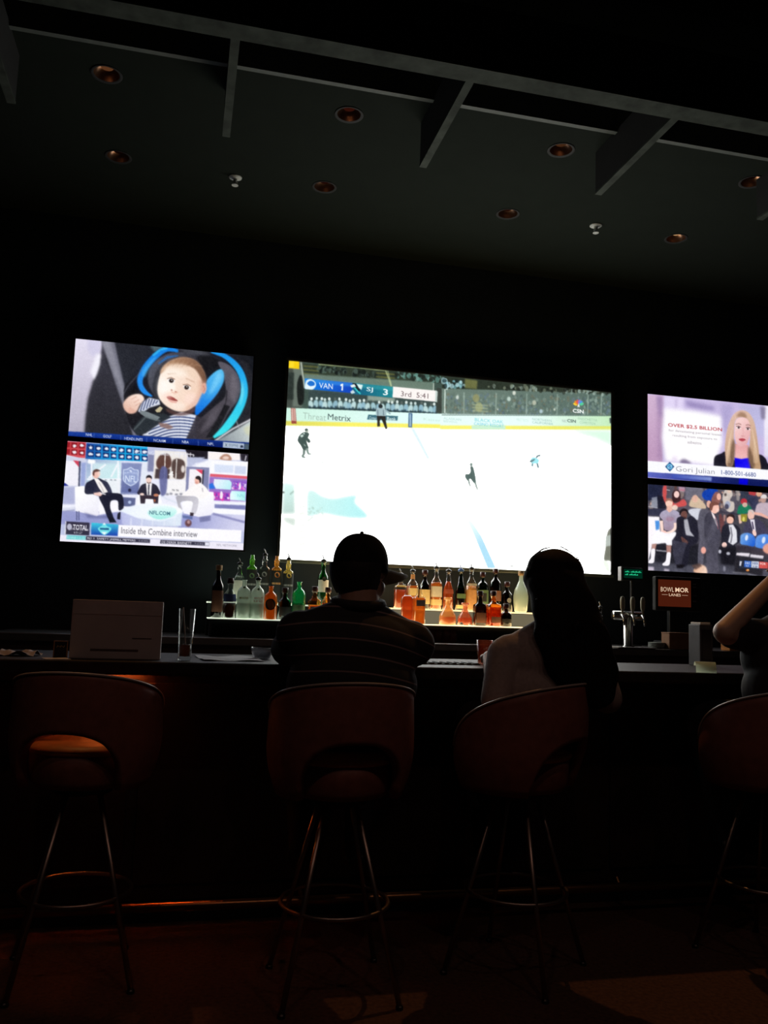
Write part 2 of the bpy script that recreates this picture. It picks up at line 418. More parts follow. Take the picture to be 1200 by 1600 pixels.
        me.polygons.add(len(q)); me.polygons.foreach_set('loop_start', np.arange(0, q.size, 4).astype(np.int32)); 
        me.update(calc_edges=True)
        at_ = me.color_attributes.new('picture', 'FLOAT_COLOR', 'POINT'); at_.data.foreach_set('color', c4.ravel().astype(np.float32))
        return me
def m_picture():
    m = bpy.data.materials.new('lit_screen_picture'); m.use_nodes = True; nt = m.node_tree; nt.nodes.clear(); N = nt.nodes.new
    a = N('ShaderNodeAttribute'); a.attribute_name = 'picture'; e = N('ShaderNodeEmission'); o = N('ShaderNodeOutputMaterial')
    nt.links.new(a.outputs['Color'], e.inputs[0]); nt.links.new(e.outputs[0], o.inputs[0]); return m
M_pic = m_picture()

W_, H_ = 1.1664 * SCL, .6547 * SCL
def R_(v): return v * SCL
TVS = dict(baby=(R_(-.7848), R_(1.7292) + HC), studio=(R_(-.7848 - .0008), R_(1.0412) + HC), anchor=(R_(3.3959), R_(1.7433) + HC), bench=(R_(3.3959), R_(1.0384) + HC))
BIG = (R_(.6273), R_(1.7235) + HC, R_(2.4597), R_(1.3841))

def television(key, cv, label, lx):
    X0, Zt = TVS[key]
    t = thing('wall_television', label, 'television', (X0 + W_ / 2, YW, Zt - H_ / 2), 0, 'flat televisions on the bar wall')
    def L(b): bmesh.ops.translate(b, vec=(-W_ / 2 - X0, -YW, -Zt + H_ / 2), verts=b.verts); return b
    e = .012
    obj('housing', L(bx(X0 - e, X0 + W_ + e, YS + .012, YW - .022, Zt - H_ - e, Zt + e, .004)), M_black, t)
    b = B()
    for a in ((X0 - e, X0, Zt - H_ - e, Zt + e), (X0 + W_, X0 + W_ + e, Zt - H_ - e, Zt + e), (X0, X0 + W_, Zt, Zt + e), (X0, X0 + W_, Zt - H_ - e, Zt - H_)):
        add_box(b, a[0], a[1], YS - .004, YS + .013, a[2], a[3], .001)
    obj('bezel', L(b), M_black, t)
    obj('wall_bracket', L(bx(X0 + W_ * .3, X0 + W_ * .7, YW - .023, YW, Zt - H_ * .75, Zt - H_ * .25)), M_blackm, t)
    s = obj_me('screen', cv.mesh('screen', dict(baby=.07, studio=.09, anchor=.05, bench=.16)[key]), M_pic, t); s.location = (-W_ / 2, YS - YW, H_ / 2)
    s['label'] = lx
    return t

# ---- the child in the car seat
def pic_baby():
    c = Canvas(*TVS['baby'], W_, H_, 300, 2, (38, 38, 44)); c.fr(80, 510, 1200 / 340)
    c.P([(330, 60), (1140, 120), (1140, 330), (1080, 200), (900, 120), (640, 90), (540, 170), (450, 330), (390, 380)], ((40, 42, 50), (24, 26, 32), (400, 100), (1100, 250)), 1, 3)
    c.P([(560, 90), (640, 95), (610, 120), (570, 140), (545, 110)], (90, 110, 115), .8, 3)
    c.P([(120, 55), (290, 60), (275, 165), (262, 240), (230, 300), (202, 400), (190, 500), (180, 620), (80, 620)], ((226, 220, 240), (176, 170, 188), (150, 60), (130, 600)), 1, 3.5)
    c.P([(200, 60), (280, 65), (268, 150), (225, 165), (200, 130)], (200, 196, 226), .7, 4)
    c.P([(250, 150), (285, 155), (262, 262), (235, 295), (215, 250)], (246, 244, 255), .9, 3)
    c.P([(286, 60), (300, 180), (395, 430), (440, 600), (186, 620), (196, 480), (214, 380), (245, 285), (270, 210)], ((58, 57, 68), (40, 40, 46), (280, 120), (320, 580)), 1, 2.2)
    c.L([(310, 70), (345, 200), (385, 340), (420, 450), (450, 540), (470, 610)], [70, 56, 44, 36, 34, 34], (118, 118, 132), .95, 2)
    c.L([(300, 80), (360, 260), (410, 400)], [50, 26, 14], (164, 164, 176), .5, 3)
    # seat shell
    c.P(c.S([(400, 350), (470, 260), (560, 150), (690, 105), (860, 125), (1010, 160), (1080, 280), (1075, 380), (1010, 530), (890, 640), (600, 640), (440, 560)]), (30, 30, 36), 1, 1)
    c.P(c.S([(545, 225), (620, 160), (720, 140), (900, 165), (960, 240), (940, 330), (880, 420), (780, 470), (620, 420), (540, 330)]), ((86, 88, 100), (44, 44, 52), (560, 180), (800, 300)), 1, 2)
    c.P(c.S([(565, 290), (590, 230), (640, 190), (620, 300), (600, 400), (560, 370)]), (48, 50, 58), .9, 2)
    c.P([(850, 140), (950, 200), (900, 330), (840, 250), (800, 170)], (22, 22, 26), .9, 3)
    c.L([(700, 135), (640, 125), (590, 150), (530, 210), (495, 270), (490, 320), (515, 360), (555, 385)], [16, 26, 34, 34, 32, 30, 26, 8], ((24, 128, 226), (38, 140, 236), (600, 130), (500, 330)), 1, 1.2)
    c.L([(640, 118), (600, 128), (560, 160)], 12, (60, 190, 240), .8, 1.5)
    c.L([(700, 160), (640, 170), (590, 205)], [6, 14, 8], (40, 110, 190), .8, 1.5)
    c.P(c.S([(920, 195), (990, 220), (1040, 300), (1030, 400), (980, 470), (930, 560), (880, 620), (750, 630), (790, 540), (900, 440), (960, 380), (950, 270)]), ((92, 88, 98), (62, 58, 66), (980, 250), (830, 600)), 1, 1.4)
    c.L([(968, 350), (955, 440), (880, 560), (800, 615)], 5, (36, 34, 40), 1, 1)
    c.P([(955, 430), (985, 440), (900, 610), (850, 615), (905, 530)], (26, 26, 30), .9, 1.5)
    c.L([(880, 140), (960, 165), (1030, 230), (1062, 310), (1060, 390), (1020, 480), (960, 560), (895, 612)], [10, 26, 34, 36, 40, 46, 40, 14], ((30, 150, 236), (64, 226, 238), (950, 160), (960, 580)), 1, 1.2)
    c.P(c.S([(935, 235), (952, 290), (915, 370), (845, 450), (798, 490), (795, 440), (820, 370), (870, 280)]), ((96, 196, 244), (14, 112, 226), (930, 240), (800, 480)), 1, 1.4)
    c.P(c.S([(940, 240), (948, 300), (890, 380), (850, 395), (880, 300)]), (70, 170, 230), .45, 3)
    # body
    c.P([(500, 600), (560, 540), (640, 500), (720, 470), (800, 490), (790, 560), (742, 622)], (222, 226, 240), 1, 1)
    for k in range(9):
        y0 = 497 + k * 17
        c.L([(560 + k * 2 - 30, y0 + 44), (640, y0 + 8), (720, y0 + 2), (800, y0 + 12)], 7, (52, 66, 112), .9, .7)
    c.P([(742, 622), (800, 490), (860, 520), (850, 640), (742, 640)], (58, 54, 62), .9, 1)
    c.P([(478, 468), (500, 420), (540, 392), (595, 405), (600, 430), (540, 448), (500, 478)], (214, 220, 236), 1, 1)
    for k in range(6): c.L([(490 + k * 17, 470 - k * 9), (512 + k * 15, 398 + (k - 2) ** 2 * 1.2)], 6, (54, 64, 104), .9, .6)
    c.P([(450, 560), (500, 500), (560, 478), (620, 480), (660, 500), (590, 540), (520, 590), (470, 600)], (44, 50, 56), 1, 1.2)
    c.P([(490, 462), (530, 470), (600, 500), (580, 520), (520, 500), (490, 480)], (120, 130, 134), 1, .9)
    c.L([(455, 570), (520, 500), (600, 520)], 8, (98, 108, 112), .8, 1)
    c.P([(590, 530), (640, 535), (675, 555), (650, 568), (600, 552)], (140, 110, 104), .9, 1)
    c.P([(572, 462), (600, 440), (615, 450), (600, 472), (582, 474)], (198, 186, 150), 1, .8)
    # head
    c.P(c.S([(605, 250), (650, 195), (730, 172), (800, 195), (845, 260), (845, 330), (815, 400), (790, 440), (730, 470), (660, 455), (605, 410), (585, 350)]), ((255, 238, 224), (236, 196, 172), (620, 300), (850, 400)), 1, 1.2)
    c.P(c.S([(600, 262), (620, 215), (670, 182), (730, 168), (800, 188), (845, 250), (855, 310), (838, 330), (825, 285), (790, 235), (730, 212), (660, 212), (625, 240)]), ((176, 136, 106), (112, 80, 62), (640, 200), (850, 290)), 1, 2)
    c.P(c.S([(600, 250), (640, 208), (720, 205), (790, 240), (800, 290), (720, 250), (640, 240)]), (238, 208, 184), .65, 3)
    c.E(640, 330, 40, 30, (255, 250, 242), 0, .8, 4); c.E(770, 400, 40, 34, (255, 224, 212), 0, .7, 5); c.E(700, 440, 40, 22, (255, 240, 228), 0, .6, 4)
    c.E(660, 298, 22, 13, (250, 246, 244), 15, 1, .8); c.E(662, 299, 13, 12, (36, 26, 24), 0, 1, .8)
    c.E(748, 335, 22, 13, (246, 240, 238), 20, 1, .8); c.E(746, 336, 13, 12, (36, 26, 24), 0, 1, .8)
    c.L([(638, 288), (662, 281), (682, 292)], 5, (126, 88, 72), .8, .8); c.L([(726, 322), (750, 318), (770, 330)], 5, (126, 88, 72), .8, .8)
    c.L([(640, 262), (690, 258)], 6, (200, 160, 136), .6, 1.5); c.L([(740, 285), (790, 308)], 6, (190, 150, 126), .6, 1.5)
    c.E(664, 350, 6, 4, (180, 110, 96), 0, .9, .8); c.E(686, 360, 6, 4, (180, 110, 96), 0, .9, .8); c.L([(660, 358), (680, 368), (700, 362)], 5, (226, 168, 148), .8, 1)
    c.P(c.S([(636, 388), (658, 384), (690, 402), (696, 412), (668, 408), (644, 400)]), (150, 66, 62), 1, .8); c.L([(645, 404), (668, 416), (692, 418)], 7, (226, 150, 140), .9, 1)
    # modelling of the face: shaded side, chin shadow, ear, hair wisps
    c.P(c.S([(812, 300), (846, 300), (846, 345), (815, 405), (780, 445), (740, 462), (790, 400), (815, 350)]), (206, 156, 136), .45, 4)
    c.P(c.S([(640, 452), (700, 474), (760, 462), (790, 440), (780, 478), (700, 492), (640, 470)]), (96, 66, 62), .75, 2)
    c.P(c.S([(832, 318), (850, 312), (856, 345), (842, 372), (828, 352)]), (222, 166, 146), 1, 1); c.L([(838, 325), (846, 345), (838, 360)], 4, (176, 116, 100), .8, .8)
    for k in range(14): c.L([(640 + k * 13, 226 - abs(k - 5) * 1.5), (665 + k * 13, 196 - abs(k - 6) * 2 + max(0, k - 7) * 6)], 4, ((146, 108, 82), (196, 156, 124))[k % 2], .45, 1)
    c.E(612, 330, 26, 50, (255, 250, 246), 0, .5, 5); c.E(690, 250, 60, 22, (255, 246, 234), 10, .5, 5); c.E(640, 385, 26, 18, (255, 214, 204), 0, .45, 4); c.E(675, 340, 8, 14, (255, 250, 240), 15, .7, 2)
    for x, y in ((664, 296), (748, 332)): c.E(x, y, 3.5, 3, (255, 255, 255), 0, 1, .4)
    # sheen on the seat fabric
    c.P(c.S([(700, 122), (800, 128), (880, 150), (840, 158), (740, 140)]), (92, 94, 104), .7, 4); c.P(c.S([(1000, 260), (1030, 330), (1010, 420), (985, 380), (990, 300)]), (120, 114, 124), .6, 4); c.P(c.S([(880, 480), (930, 440), (900, 520), (820, 590)]), (104, 98, 108), .6, 4)
    c.P(c.S([(500, 250), (540, 195), (580, 165), (545, 220), (515, 280)]), (90, 190, 250), .55, 2.5); c.P(c.S([(1052, 300), (1062, 370), (1040, 440), (1045, 370)]), (150, 240, 250), .6, 2.5); c.P(c.S([(925, 250), (940, 280), (900, 350), (870, 370), (895, 300)]), (150, 220, 255), .5, 3)
    c.L([(395, 375), (430, 320), (470, 275), (500, 235)], 5, (96, 98, 110), .7, 1.5); c.P([(410, 380), (470, 300), (490, 380), (520, 400), (470, 372)], (16, 16, 20), .6, 3)
    # hand
    c.P(c.S([(398, 420), (430, 385), (470, 372), (500, 378), (512, 402), (490, 430), (468, 470), (430, 480), (402, 455)]), ((252, 226, 212), (224, 178, 160), (480, 380), (410, 470)), 1, 1.2)
    for x, y, r in ((470, 385, 40), (485, 402, 36), (492, 420, 30)): c.L([(x, y), (x - 30, y + 18)], 4, (210, 160, 142), .8, .8)
    c.P([(430, 440), (470, 470), (450, 480), (425, 470)], (222, 170, 152), .7, 2)
    # bottom right light
    c.P([(890, 640), (1000, 580), (1104, 515), (1104, 660), (900, 660)], ((142, 150, 156), (196, 206, 206), (950, 620), (1090, 560)), 1, 2)
    c.L([(900, 632), (1000, 565), (1104, 510)], 9, (214, 214, 220), 1, 1); c.L([(1020, 520), (1035, 560)], 5, (170, 170, 178), .8, 1)
    c.P([(1060, 560), (1100, 540), (1100, 610), (1070, 590)], (206, 208, 176), .8, 3)
    # network bar
    c.P([(90, 577), (1100, 640), (1100, 690), (90, 620)], ((22, 58, 150), (12, 34, 108), (500, 600), (500, 645)), 1, .6)
    c.L([(90, 606), (1100, 679)], 8, (8, 22, 78), .8, 1)
    for s_, x, y, wd in (('NHL', 190, 603, 37), ('GOLF', 285, 611, 46), ('HEADLINES', 403, 624, 101), ('NCAAM', 564, 634, 66), ('NBA', 720, 643, 38), ('NFL', 861, 653, 37)):
        c.T(s_, x, y, wd, 15, (240, 244, 255), 1, .01)
    for x, y in ((236, 588), (383, 600), (527, 610), (670, 620), (811, 630)): c.L([(x, y), (x - 1, y + 30)], 3, (96, 130, 200), .7, .5)
    c.P([(948, 636), (1064, 645), (1062, 676), (946, 667)], (176, 190, 210), 1, .6)
    c.T('X', 957, 662, 13, 18, (40, 60, 70), 1); c.T('[ESPN]', 978, 664, 50, 17, (60, 80, 100), .7); c.P([(1043, 656), (1055, 654), (1060, 668), (1042, 668)], (40, 50, 70), 1, .5)
    c.P([(1066, 645), (1100, 648), (1100, 690), (1064, 684)], (76, 92, 104), 1, 1)
    c.grain(5); return c

# ---- the studio talk show
def pic_studio():
    c = Canvas(*TVS['studio'], W_, H_, 300, 2, (186, 192, 224)); c.fr(80, 680, 1200 / 340)
    V = lambda *a, **k: c.P(*a, **k)
    V([(60, 100), (1100, 170), (1100, 420), (40, 420)], ((222, 224, 244), (238, 238, 252), (500, 120), (500, 400)), soft=2)
    # far-left panel
    V([(75, 115), (200, 125), (195, 300), (60, 300)], (206, 210, 232)); V([(80, 140), (158, 142), (150, 280), (70, 276)], (240, 238, 248))
    V([(120, 138), (158, 142), (154, 178)], (206, 62, 84)); V([(152, 142), (163, 142), (157, 285), (148, 283)], (70, 74, 98)); V([(64, 255), (96, 278), (62, 280)], (30, 40, 140))
    V([(166, 150), (192, 150), (184, 285), (160, 285)], (150, 164, 214), soft=1)
    # window with truss
    V([(195, 130), (385, 140), (380, 330), (190, 320)], ((150, 168, 206), (214, 240, 244), (200, 150), (300, 260)), soft=1.5)
    V([(225, 150), (365, 160), (360, 310), (230, 300)], ((204, 226, 236), (196, 236, 238), (220, 160), (350, 300)), soft=2.5)
    for p in ([(205, 135), (222, 140), (222, 320)], [(300, 160), (205, 235)], [(365, 160), (330, 230)], [(196, 242), (390, 243)], [(368, 140), (372, 330)]): c.L(p, 9, (246, 248, 255), .95, .8)
    for x in (212, 230): c.E(x, 145, 13, 12, (255, 255, 255), 0, .95, 1)
    V([(250, 245), (385, 245), (380, 330), (250, 320)], (238, 240, 246), .9, soft=2)
    for x in (268, 300, 330, 352): c.E(x, 246 + (x % 3), 7, 3, (90, 96, 110), 0, .7, .6)
    # shield panel
    V([(388, 150), (500, 155), (480, 325), (382, 325)], ((134, 144, 188), (98, 108, 158), (440, 150), (430, 320)), soft=1)
    sh = [(398, 190), (418, 188), (438, 176), (458, 190), (480, 192), (478, 250), (462, 266), (438, 279), (412, 264), (397, 248)]
    V(sh, (146, 160, 204), soft=.6)
    for a, b in zip(sh, sh[1:] + sh[:1]): c.L([a, b], 5, (214, 226, 250), .95, .6)
    c.L([(398, 212), (430, 205), (480, 214)], 4, (186, 200, 236), .8, .6)
    c.T('NFL', 406, 256, 64, 36, (216, 228, 250), .95, .01); c.E(438, 197, 9, 5, (220, 230, 250), 40, .9, .6)
    for x in (408, 422, 456, 468): c.E(x, 205, 3, 3, (210, 222, 246), 0, .8, .5)
    c.E(432, 303, 9, 10, (38, 40, 66), 0, 1, .6); c.L([(384, 318), (478, 322)], 6, (150, 160, 200), .8, .8)
    V([(382, 340), (465, 345), (460, 395), (385, 390)], (92, 100, 142)); c.E(432, 369, 9, 9, (190, 206, 240), 0, .9, .7); c.L([(382, 332), (520, 336)], 8, (236, 238, 250), 1, .7)
    # bright pillars, dark mural
    V([(505, 130), (535, 132), (530, 330), (490, 330)], (226, 232, 246), soft=1); V([(534, 104), (570, 108), (566, 200), (530, 200)], (126, 130, 166), soft=1.5)
    V([(570, 82), (750, 92), (745, 245), (562, 240)], (240, 234, 228), soft=1); 
    V(c.S([(578, 150), (600, 110), (640, 100), (660, 130), (660, 170), (630, 190), (590, 185)]), (92, 62, 56), soft=1.2); V(c.S([(665, 150), (690, 128), (730, 140), (738, 180), (730, 235), (690, 240), (668, 220)]), (86, 68, 64), soft=1.2)
    V([(575, 185), (655, 185), (650, 240), (570, 238)], (74, 60, 62), soft=1.2)
    c.T('4', 645, 230, 28, 34, (248, 246, 244), 1, .02); c.L([(628, 92), (624, 240)], 5, (246, 242, 238), 1, .6); c.L([(692, 130), (686, 240)], 5, (250, 248, 244), 1, .6); c.E(726, 186, 10, 20, (240, 232, 226), 0, .9, 1)
    V([(640, 245), (760, 248), (750, 335), (630, 330)], (246, 244, 246), soft=1)
    c.T('SS', 664, 306, 40, 10, (70, 70, 78), .9); 
    for x, y in ((640, 325), (660, 322), (690, 326), (715, 324)): c.E(x, y, 9, 6, (90, 92, 110), 0, .7, 1)
    c.L([(600, 330), (640, 352), (700, 375)], 6, (206, 216, 232), .8, 1)
    # second standing figure (statue) right of the middle guest
    V(c.S([(596, 215), (606, 178), (622, 170), (638, 185), (640, 240), (632, 320), (605, 330), (598, 270)]), (96, 100, 150), .9, soft=1.2)
    # ceiling dark + white beams on the right
    V([(735, 70), (865, 80), (862, 130), (760, 128)], (30, 26, 34)); c.L([(675, 98), (765, 105), (785, 108), (782, 118)], 6, (236, 234, 240), .9, .6)
    for x in (708, 735, 752, 768): c.L([(x, 95), (x - 3, 128)], 5, (220, 216, 226), .8, .6)
    V([(755, 120), (850, 122), (800, 150), (765, 175), (750, 170)], (186, 192, 220), soft=1.2)
    V([(864, 90), (1045, 102), (1040, 138), (865, 135)], (250, 242, 240)); V(c.S([(930, 132), (942, 110), (965, 103), (985, 112), (992, 138)]), (176, 128, 106), soft=1); c.E(962, 124, 18, 9, (240, 216, 204), 0, .9, 1)
    V([(1040, 95), (1090, 100), (1090, 150), (1045, 140)], (40, 36, 46), soft=1); c.L([(1075, 112), (1068, 140)], 6, (216, 216, 226), .9, .8)
    V([(865, 134), (1086, 146), (1080, 225), (875, 212)], (250, 250, 255)); V([(900, 160), (1005, 166), (1003, 208), (900, 203)], (214, 224, 246), soft=1.5); V([(1012, 168), (1075, 172), (1073, 216), (1010, 212)], (206, 214, 238), soft=1.5)
    V([(800, 160), (880, 130), (880, 180), (790, 180)], (244, 246, 252), soft=2)
    V([(876, 212), (1082, 226), (1080, 242), (874, 228)], (222, 92, 108)); 
    V([(745, 172), (872, 178), (862, 330), (740, 320)], (128, 132, 170)); V([(762, 186), (838, 190), (832, 320), (755, 316)], (246, 240, 246), soft=.8); V([(795, 187), (836, 190), (832, 215)], (222, 66, 92)); V([(834, 190), (842, 190), (838, 270), (830, 268)], (50, 50, 66))
    V([(872, 228), (1080, 242), (1078, 365), (868, 358)], (150, 112, 196), soft=1)
    V([(898, 240), (982, 246), (995, 262), (990, 300), (905, 294), (894, 270)], ((236, 240, 255), (190, 240, 246), (900, 250), (980, 290)), soft=.8); V([(870, 268), (890, 262), (905, 294), (870, 296)], (40, 110, 220), soft=1.2)
    V([(1000, 250), (1078, 254), (1076, 300), (1000, 296)], (140, 90, 200)); V([(875, 310), (990, 318), (985, 362), (872, 356)], (168, 70, 180))
    c.crowd(1000, 258, 1070, 296, .04, 40, (2, 6), [(226, 90, 200), (90, 60, 170), (250, 240, 255), (200, 60, 170)], .9)
    c.crowd(880, 318, 985, 352, .04, 50, (2, 7), [(240, 70, 170), (90, 50, 170), (250, 240, 255), (210, 60, 160)], .9)
    c.E(1040, 280, 6, 18, (255, 250, 255), 0, .9, .8); c.E(938, 330, 8, 22, (255, 250, 255), 0, .9, .8)
    V([(995, 305), (1072, 310), (1070, 362), (985, 356), (985, 325)], ((170, 244, 240), (226, 250, 255), (1060, 330), (1000, 350)), soft=.8); c.T('NFL', 1026, 340, 40, 16, (110, 190, 206), .7)
    # right floor benches
    c.L([(890, 372), (1076, 380)], 9, (246, 248, 255), 1, .8); V([(900, 380), (1074, 386), (1072, 412), (900, 402)], (118, 122, 176), soft=1); V([(880, 402), (1072, 412), (1070, 444), (880, 430)], (250, 250, 255), soft=1)
    # floor
    V([(50, 415), (390, 425), (400, 495), (40, 490)], (150, 154, 204), soft=1.5); V([(60, 288), (130, 284), (130, 380), (55, 380)], (172, 176, 212), soft=2); V([(58, 400), (130, 396), (130, 415), (55, 420)], (120, 126, 172), soft=1.5)
    V([(50, 418), (130, 410), (132, 396), (55, 380)], (240, 242, 252), .8, soft=1.5)
    V([(700, 430), (1070, 440), (1065, 530), (700, 510)], ((150, 154, 206), (206, 206, 236), (760, 440), (1000, 510)), soft=2); c.L([(890, 432), (1070, 480)], 12, (118, 118, 170), .8, 1.5)
    # armchairs
    V([(130, 285), (180, 278), (192, 310), (236, 322), (258, 350), (262, 440), (250, 446), (135, 418)], ((255, 255, 255), (236, 234, 248), (160, 300), (250, 440)), soft=.8); V([(262, 350), (390, 370), (390, 415), (262, 440)], (250, 248, 255), soft=1)
    for x in (140, 152): c.L([(x, 418), (x, 470)], 6, (76, 80, 116), .9, .7)
    V([(180, 425), (250, 446), (330, 440), (330, 460), (200, 455)], (96, 100, 146), .7, soft=2.5)
    V([(720, 372), (860, 310), (895, 312), (898, 400), (880, 440), (812, 450), (730, 430)], ((255, 255, 255), (240, 238, 250), (800, 330), (850, 440)), soft=.8)
    V([(815, 452), (880, 442), (878, 470), (820, 480)], (110, 112, 156), .8, soft=1.5)
    V([(470, 345), (490, 320), (600, 330), (612, 378), (600, 400), (470, 395)], (250, 250, 255), soft=1)
    # guest 1: navy suit, turned
    V(c.S([(236, 240), (215, 250), (190, 268), (186, 320), (232, 325), (262, 335), (300, 330), (335, 318), (312, 262), (285, 246), (262, 236)]), ((30, 32, 52), (46, 48, 72), (200, 260), (310, 320)))
    V([(232, 232), (258, 240), (280, 262), (312, 312), (285, 322), (262, 290)], (246, 242, 240)); c.L([(262, 258), (280, 290), (290, 318)], 5, (196, 190, 190), .9, .6)
    V(c.S([(262, 335), (300, 318), (370, 320), (394, 338), (398, 400), (372, 412), (366, 362), (330, 362), (325, 400), (342, 455), (312, 455), (290, 400)]), (26, 27, 44))
    V([(310, 450), (342, 452), (360, 480), (322, 482)], (24, 24, 34)); V([(366, 430), (382, 420), (380, 465), (362, 462)], (24, 24, 34))
    c.E(246, 214, 20, 24, (236, 186, 172), 0, 1, .8); V(c.S([(228, 214), (232, 194), (250, 186), (270, 194), (262, 200), (240, 204), (236, 224)]), (88, 58, 52), soft=.7); c.E(262, 212, 8, 14, (250, 214, 202), 0, .8, 1)
    V([(232, 318), (270, 312), (282, 326), (270, 336), (238, 330)], (240, 200, 190)); c.L([(268, 318), (300, 326)], 6, (250, 248, 250), .9, .6)
    # guest 2: middle
    V(c.S([(500, 272), (482, 300), (474, 322), (500, 330), (560, 332), (600, 325), (592, 295), (575, 272), (540, 262)]), (40, 38, 54)); V([(522, 262), (555, 264), (550, 330), (528, 330)], (250, 246, 248)); c.L([(538, 270), (536, 328)], 8, (70, 70, 84), 1, .6)
    V([(488, 330), (592, 332), (588, 378), (565, 378), (562, 352), (520, 350), (516, 378), (492, 376)], (48, 38, 50)); c.E(500, 325, 12, 7, (244, 214, 204), 0, 1, .7); c.E(578, 330, 14, 8, (200, 130, 100), 0, 1, .7)
    c.E(537, 246, 15, 21, (240, 206, 196), 0, 1, .7); V(c.S([(522, 240), (526, 224), (540, 219), (553, 226), (554, 242), (545, 234), (530, 234)]), (26, 22, 28)); c.L([(528, 258), (538, 266), (548, 258)], 5, (60, 48, 50), .8, .7); c.E(570, 360, 5, 8, (180, 90, 50), 0, .9, .7)
    # guest 3: pale suit, right
    V(c.S([(775, 280), (800, 262), (835, 272), (862, 300), (866, 330), (830, 350), (790, 335), (750, 338), (722, 330)]), (252, 248, 248)); c.L([(832, 290), (836, 312)], 6, (170, 166, 176), .8, .8)
    V(c.S([(690, 335), (740, 334), (800, 340), (812, 372), (795, 432), (770, 430), (780, 370), (740, 362), (712, 372), (722, 410), (708, 418), (694, 370)]), ((170, 168, 178), (206, 204, 214), (700, 350), (790, 400))); V([(766, 425), (786, 428), (782, 446), (764, 444)], (50, 40, 46))
    c.E(806, 248, 16, 20, (238, 184, 168), 0, 1, .7); V(c.S([(795, 238), (800, 226), (815, 224), (826, 236), (826, 258), (818, 262), (814, 246)]), (34, 28, 32)); c.E(800, 262, 9, 7, (200, 130, 116), 0, .7, 1)
    V([(722, 440), (780, 448), (778, 464), (725, 456)], (96, 110, 160)); c.E(755, 484, 18, 20, (104, 66, 66), 0, 1, 1); c.E(757, 478, 8, 10, (186, 150, 150), 0, .9, .8)
    # table
    V(c.S([(384, 420), (450, 388), (550, 376), (660, 384), (722, 412), (700, 450), (600, 470), (480, 462)]), ((236, 244, 255), (250, 252, 255), (400, 420), (700, 420)), soft=1); V([(384, 420), (480, 458), (600, 470), (722, 425), (715, 500), (600, 500), (390, 490)], ((186, 190, 230), (220, 232, 246), (400, 460), (690, 470)), soft=1)
    for x in (440, 500, 560, 625, 680): c.L([(x, 455), (x - 2, 500)], 6, (232, 236, 250), .8, 1)
    V(c.S([(530, 430), (560, 398), (620, 388), (680, 400), (690, 428), (650, 455), (580, 462)]), ((226, 250, 250), (160, 236, 226), (600, 395), (600, 460)), soft=1); c.L([(520, 462), (600, 472), (690, 448)], 7, (236, 246, 255), .9, 1); c.T('NFL.COM', 540, 436, 115, 22, (52, 96, 116), .95, .012)
    # scouting title + team icon boards
    V([(82, 32), (192, 40), (188, 125), (150, 122), (84, 108)], ((196, 60, 66), (214, 82, 90), (100, 40), (180, 120))); V([(195, 42), (530, 65), (526, 145), (188, 130)], ((24, 66, 150), (24, 168, 226), (200, 50), (350, 140)), soft=.6)
    for r in range(2):
        for k, x in enumerate((86, 127, 168)): V([(x - 17, 36 + r * 38 + k * 3.2), (x + 17, 38 + r * 38 + k * 3.2), (x + 16, 67 + r * 38 + k * 3), (x - 18, 65 + r * 38 + k * 3)], (140, 26, 36))
        for k in range(8):
            x = 217 + k * 42.5; y = 68 + k * 3.3 + r * 36
            V([(x - 17, y - 16), (x + 17, y - 14), (x + 17, y + 15), (x - 17, y + 13)], (18, 44, 104), soft=.5)
    for x in (278, 362, 450): c.L([(x, 48), (x - 2, 135)], 5, (40, 150, 226), .9, .6)
    R = np.random.RandomState(3)
    ic = [(127, 58), (168, 56), (127, 92), (168, 96)] + [(217 + k * 42.5, 68 + k * 3.3 + r * 36) for r in (0, 1) for k in range(8)]
    for i, (x, y) in enumerate(ic):
        if i == 4: c.P([(x + 13 * (1 if j % 2 == 0 else .45) * math.sin(j * PI / 5), y - 13 * (1 if j % 2 == 0 else .45) * math.cos(j * PI / 5)) for j in range(10)], (250, 252, 255), soft=.4)
        else: V(c.S([(x + R.uniform(8, 15) * math.cos(t), y + R.uniform(5, 11) * math.sin(t)) for t in np.linspace(0, 2 * PI, 8)[:-1]]), (244, 248, 255), .95, soft=.5)
    c.T('SCOUTING COMBINE DEPTH', 448, 100, 300, 20, (236, 238, 250), .8, .004)
    # lower third
    V([(80, 474), (212, 482), (210, 552), (76, 545)], (52, 48, 66)); c.T('TOTAL', 118, 521, 82, 30, (236, 234, 244), 1, .02); c.E(100, 505, 14, 18, (200, 200, 220), 0, .9, .7); c.T('ACCESS', 110, 522, 96, 12, (236, 234, 244), .7); c.T('6:01:27', 124, 541, 46, 12, (230, 230, 240), 1)
    c.L([(80, 474), (76, 545)], 5, (240, 240, 250), 1, .5)
    V([(222, 482), (370, 492), (366, 555), (218, 547)], ((60, 196, 222), (30, 70, 170), (290, 485), (290, 550)), soft=.6)
    V(c.S([(258, 512), (275, 500), (292, 490), (310, 502), (330, 512), (322, 530), (292, 550), (264, 528)]), (120, 226, 232), soft=.6); V([(268, 510), (318, 512), (318, 522), (268, 520)], (30, 80, 130), soft=.6); V([(276, 533), (308, 534), (292, 548)], (246, 252, 255), soft=.5); V([(282, 492), (292, 482), (302, 493)], (246, 252, 255), soft=.5)
    V([(372, 494), (1048, 524), (1046, 590), (368, 558)], (252, 250, 255), soft=.6); c.T('Inside the Combine interview', 384, 541, 422, 36, (92, 90, 100), 1, .0)
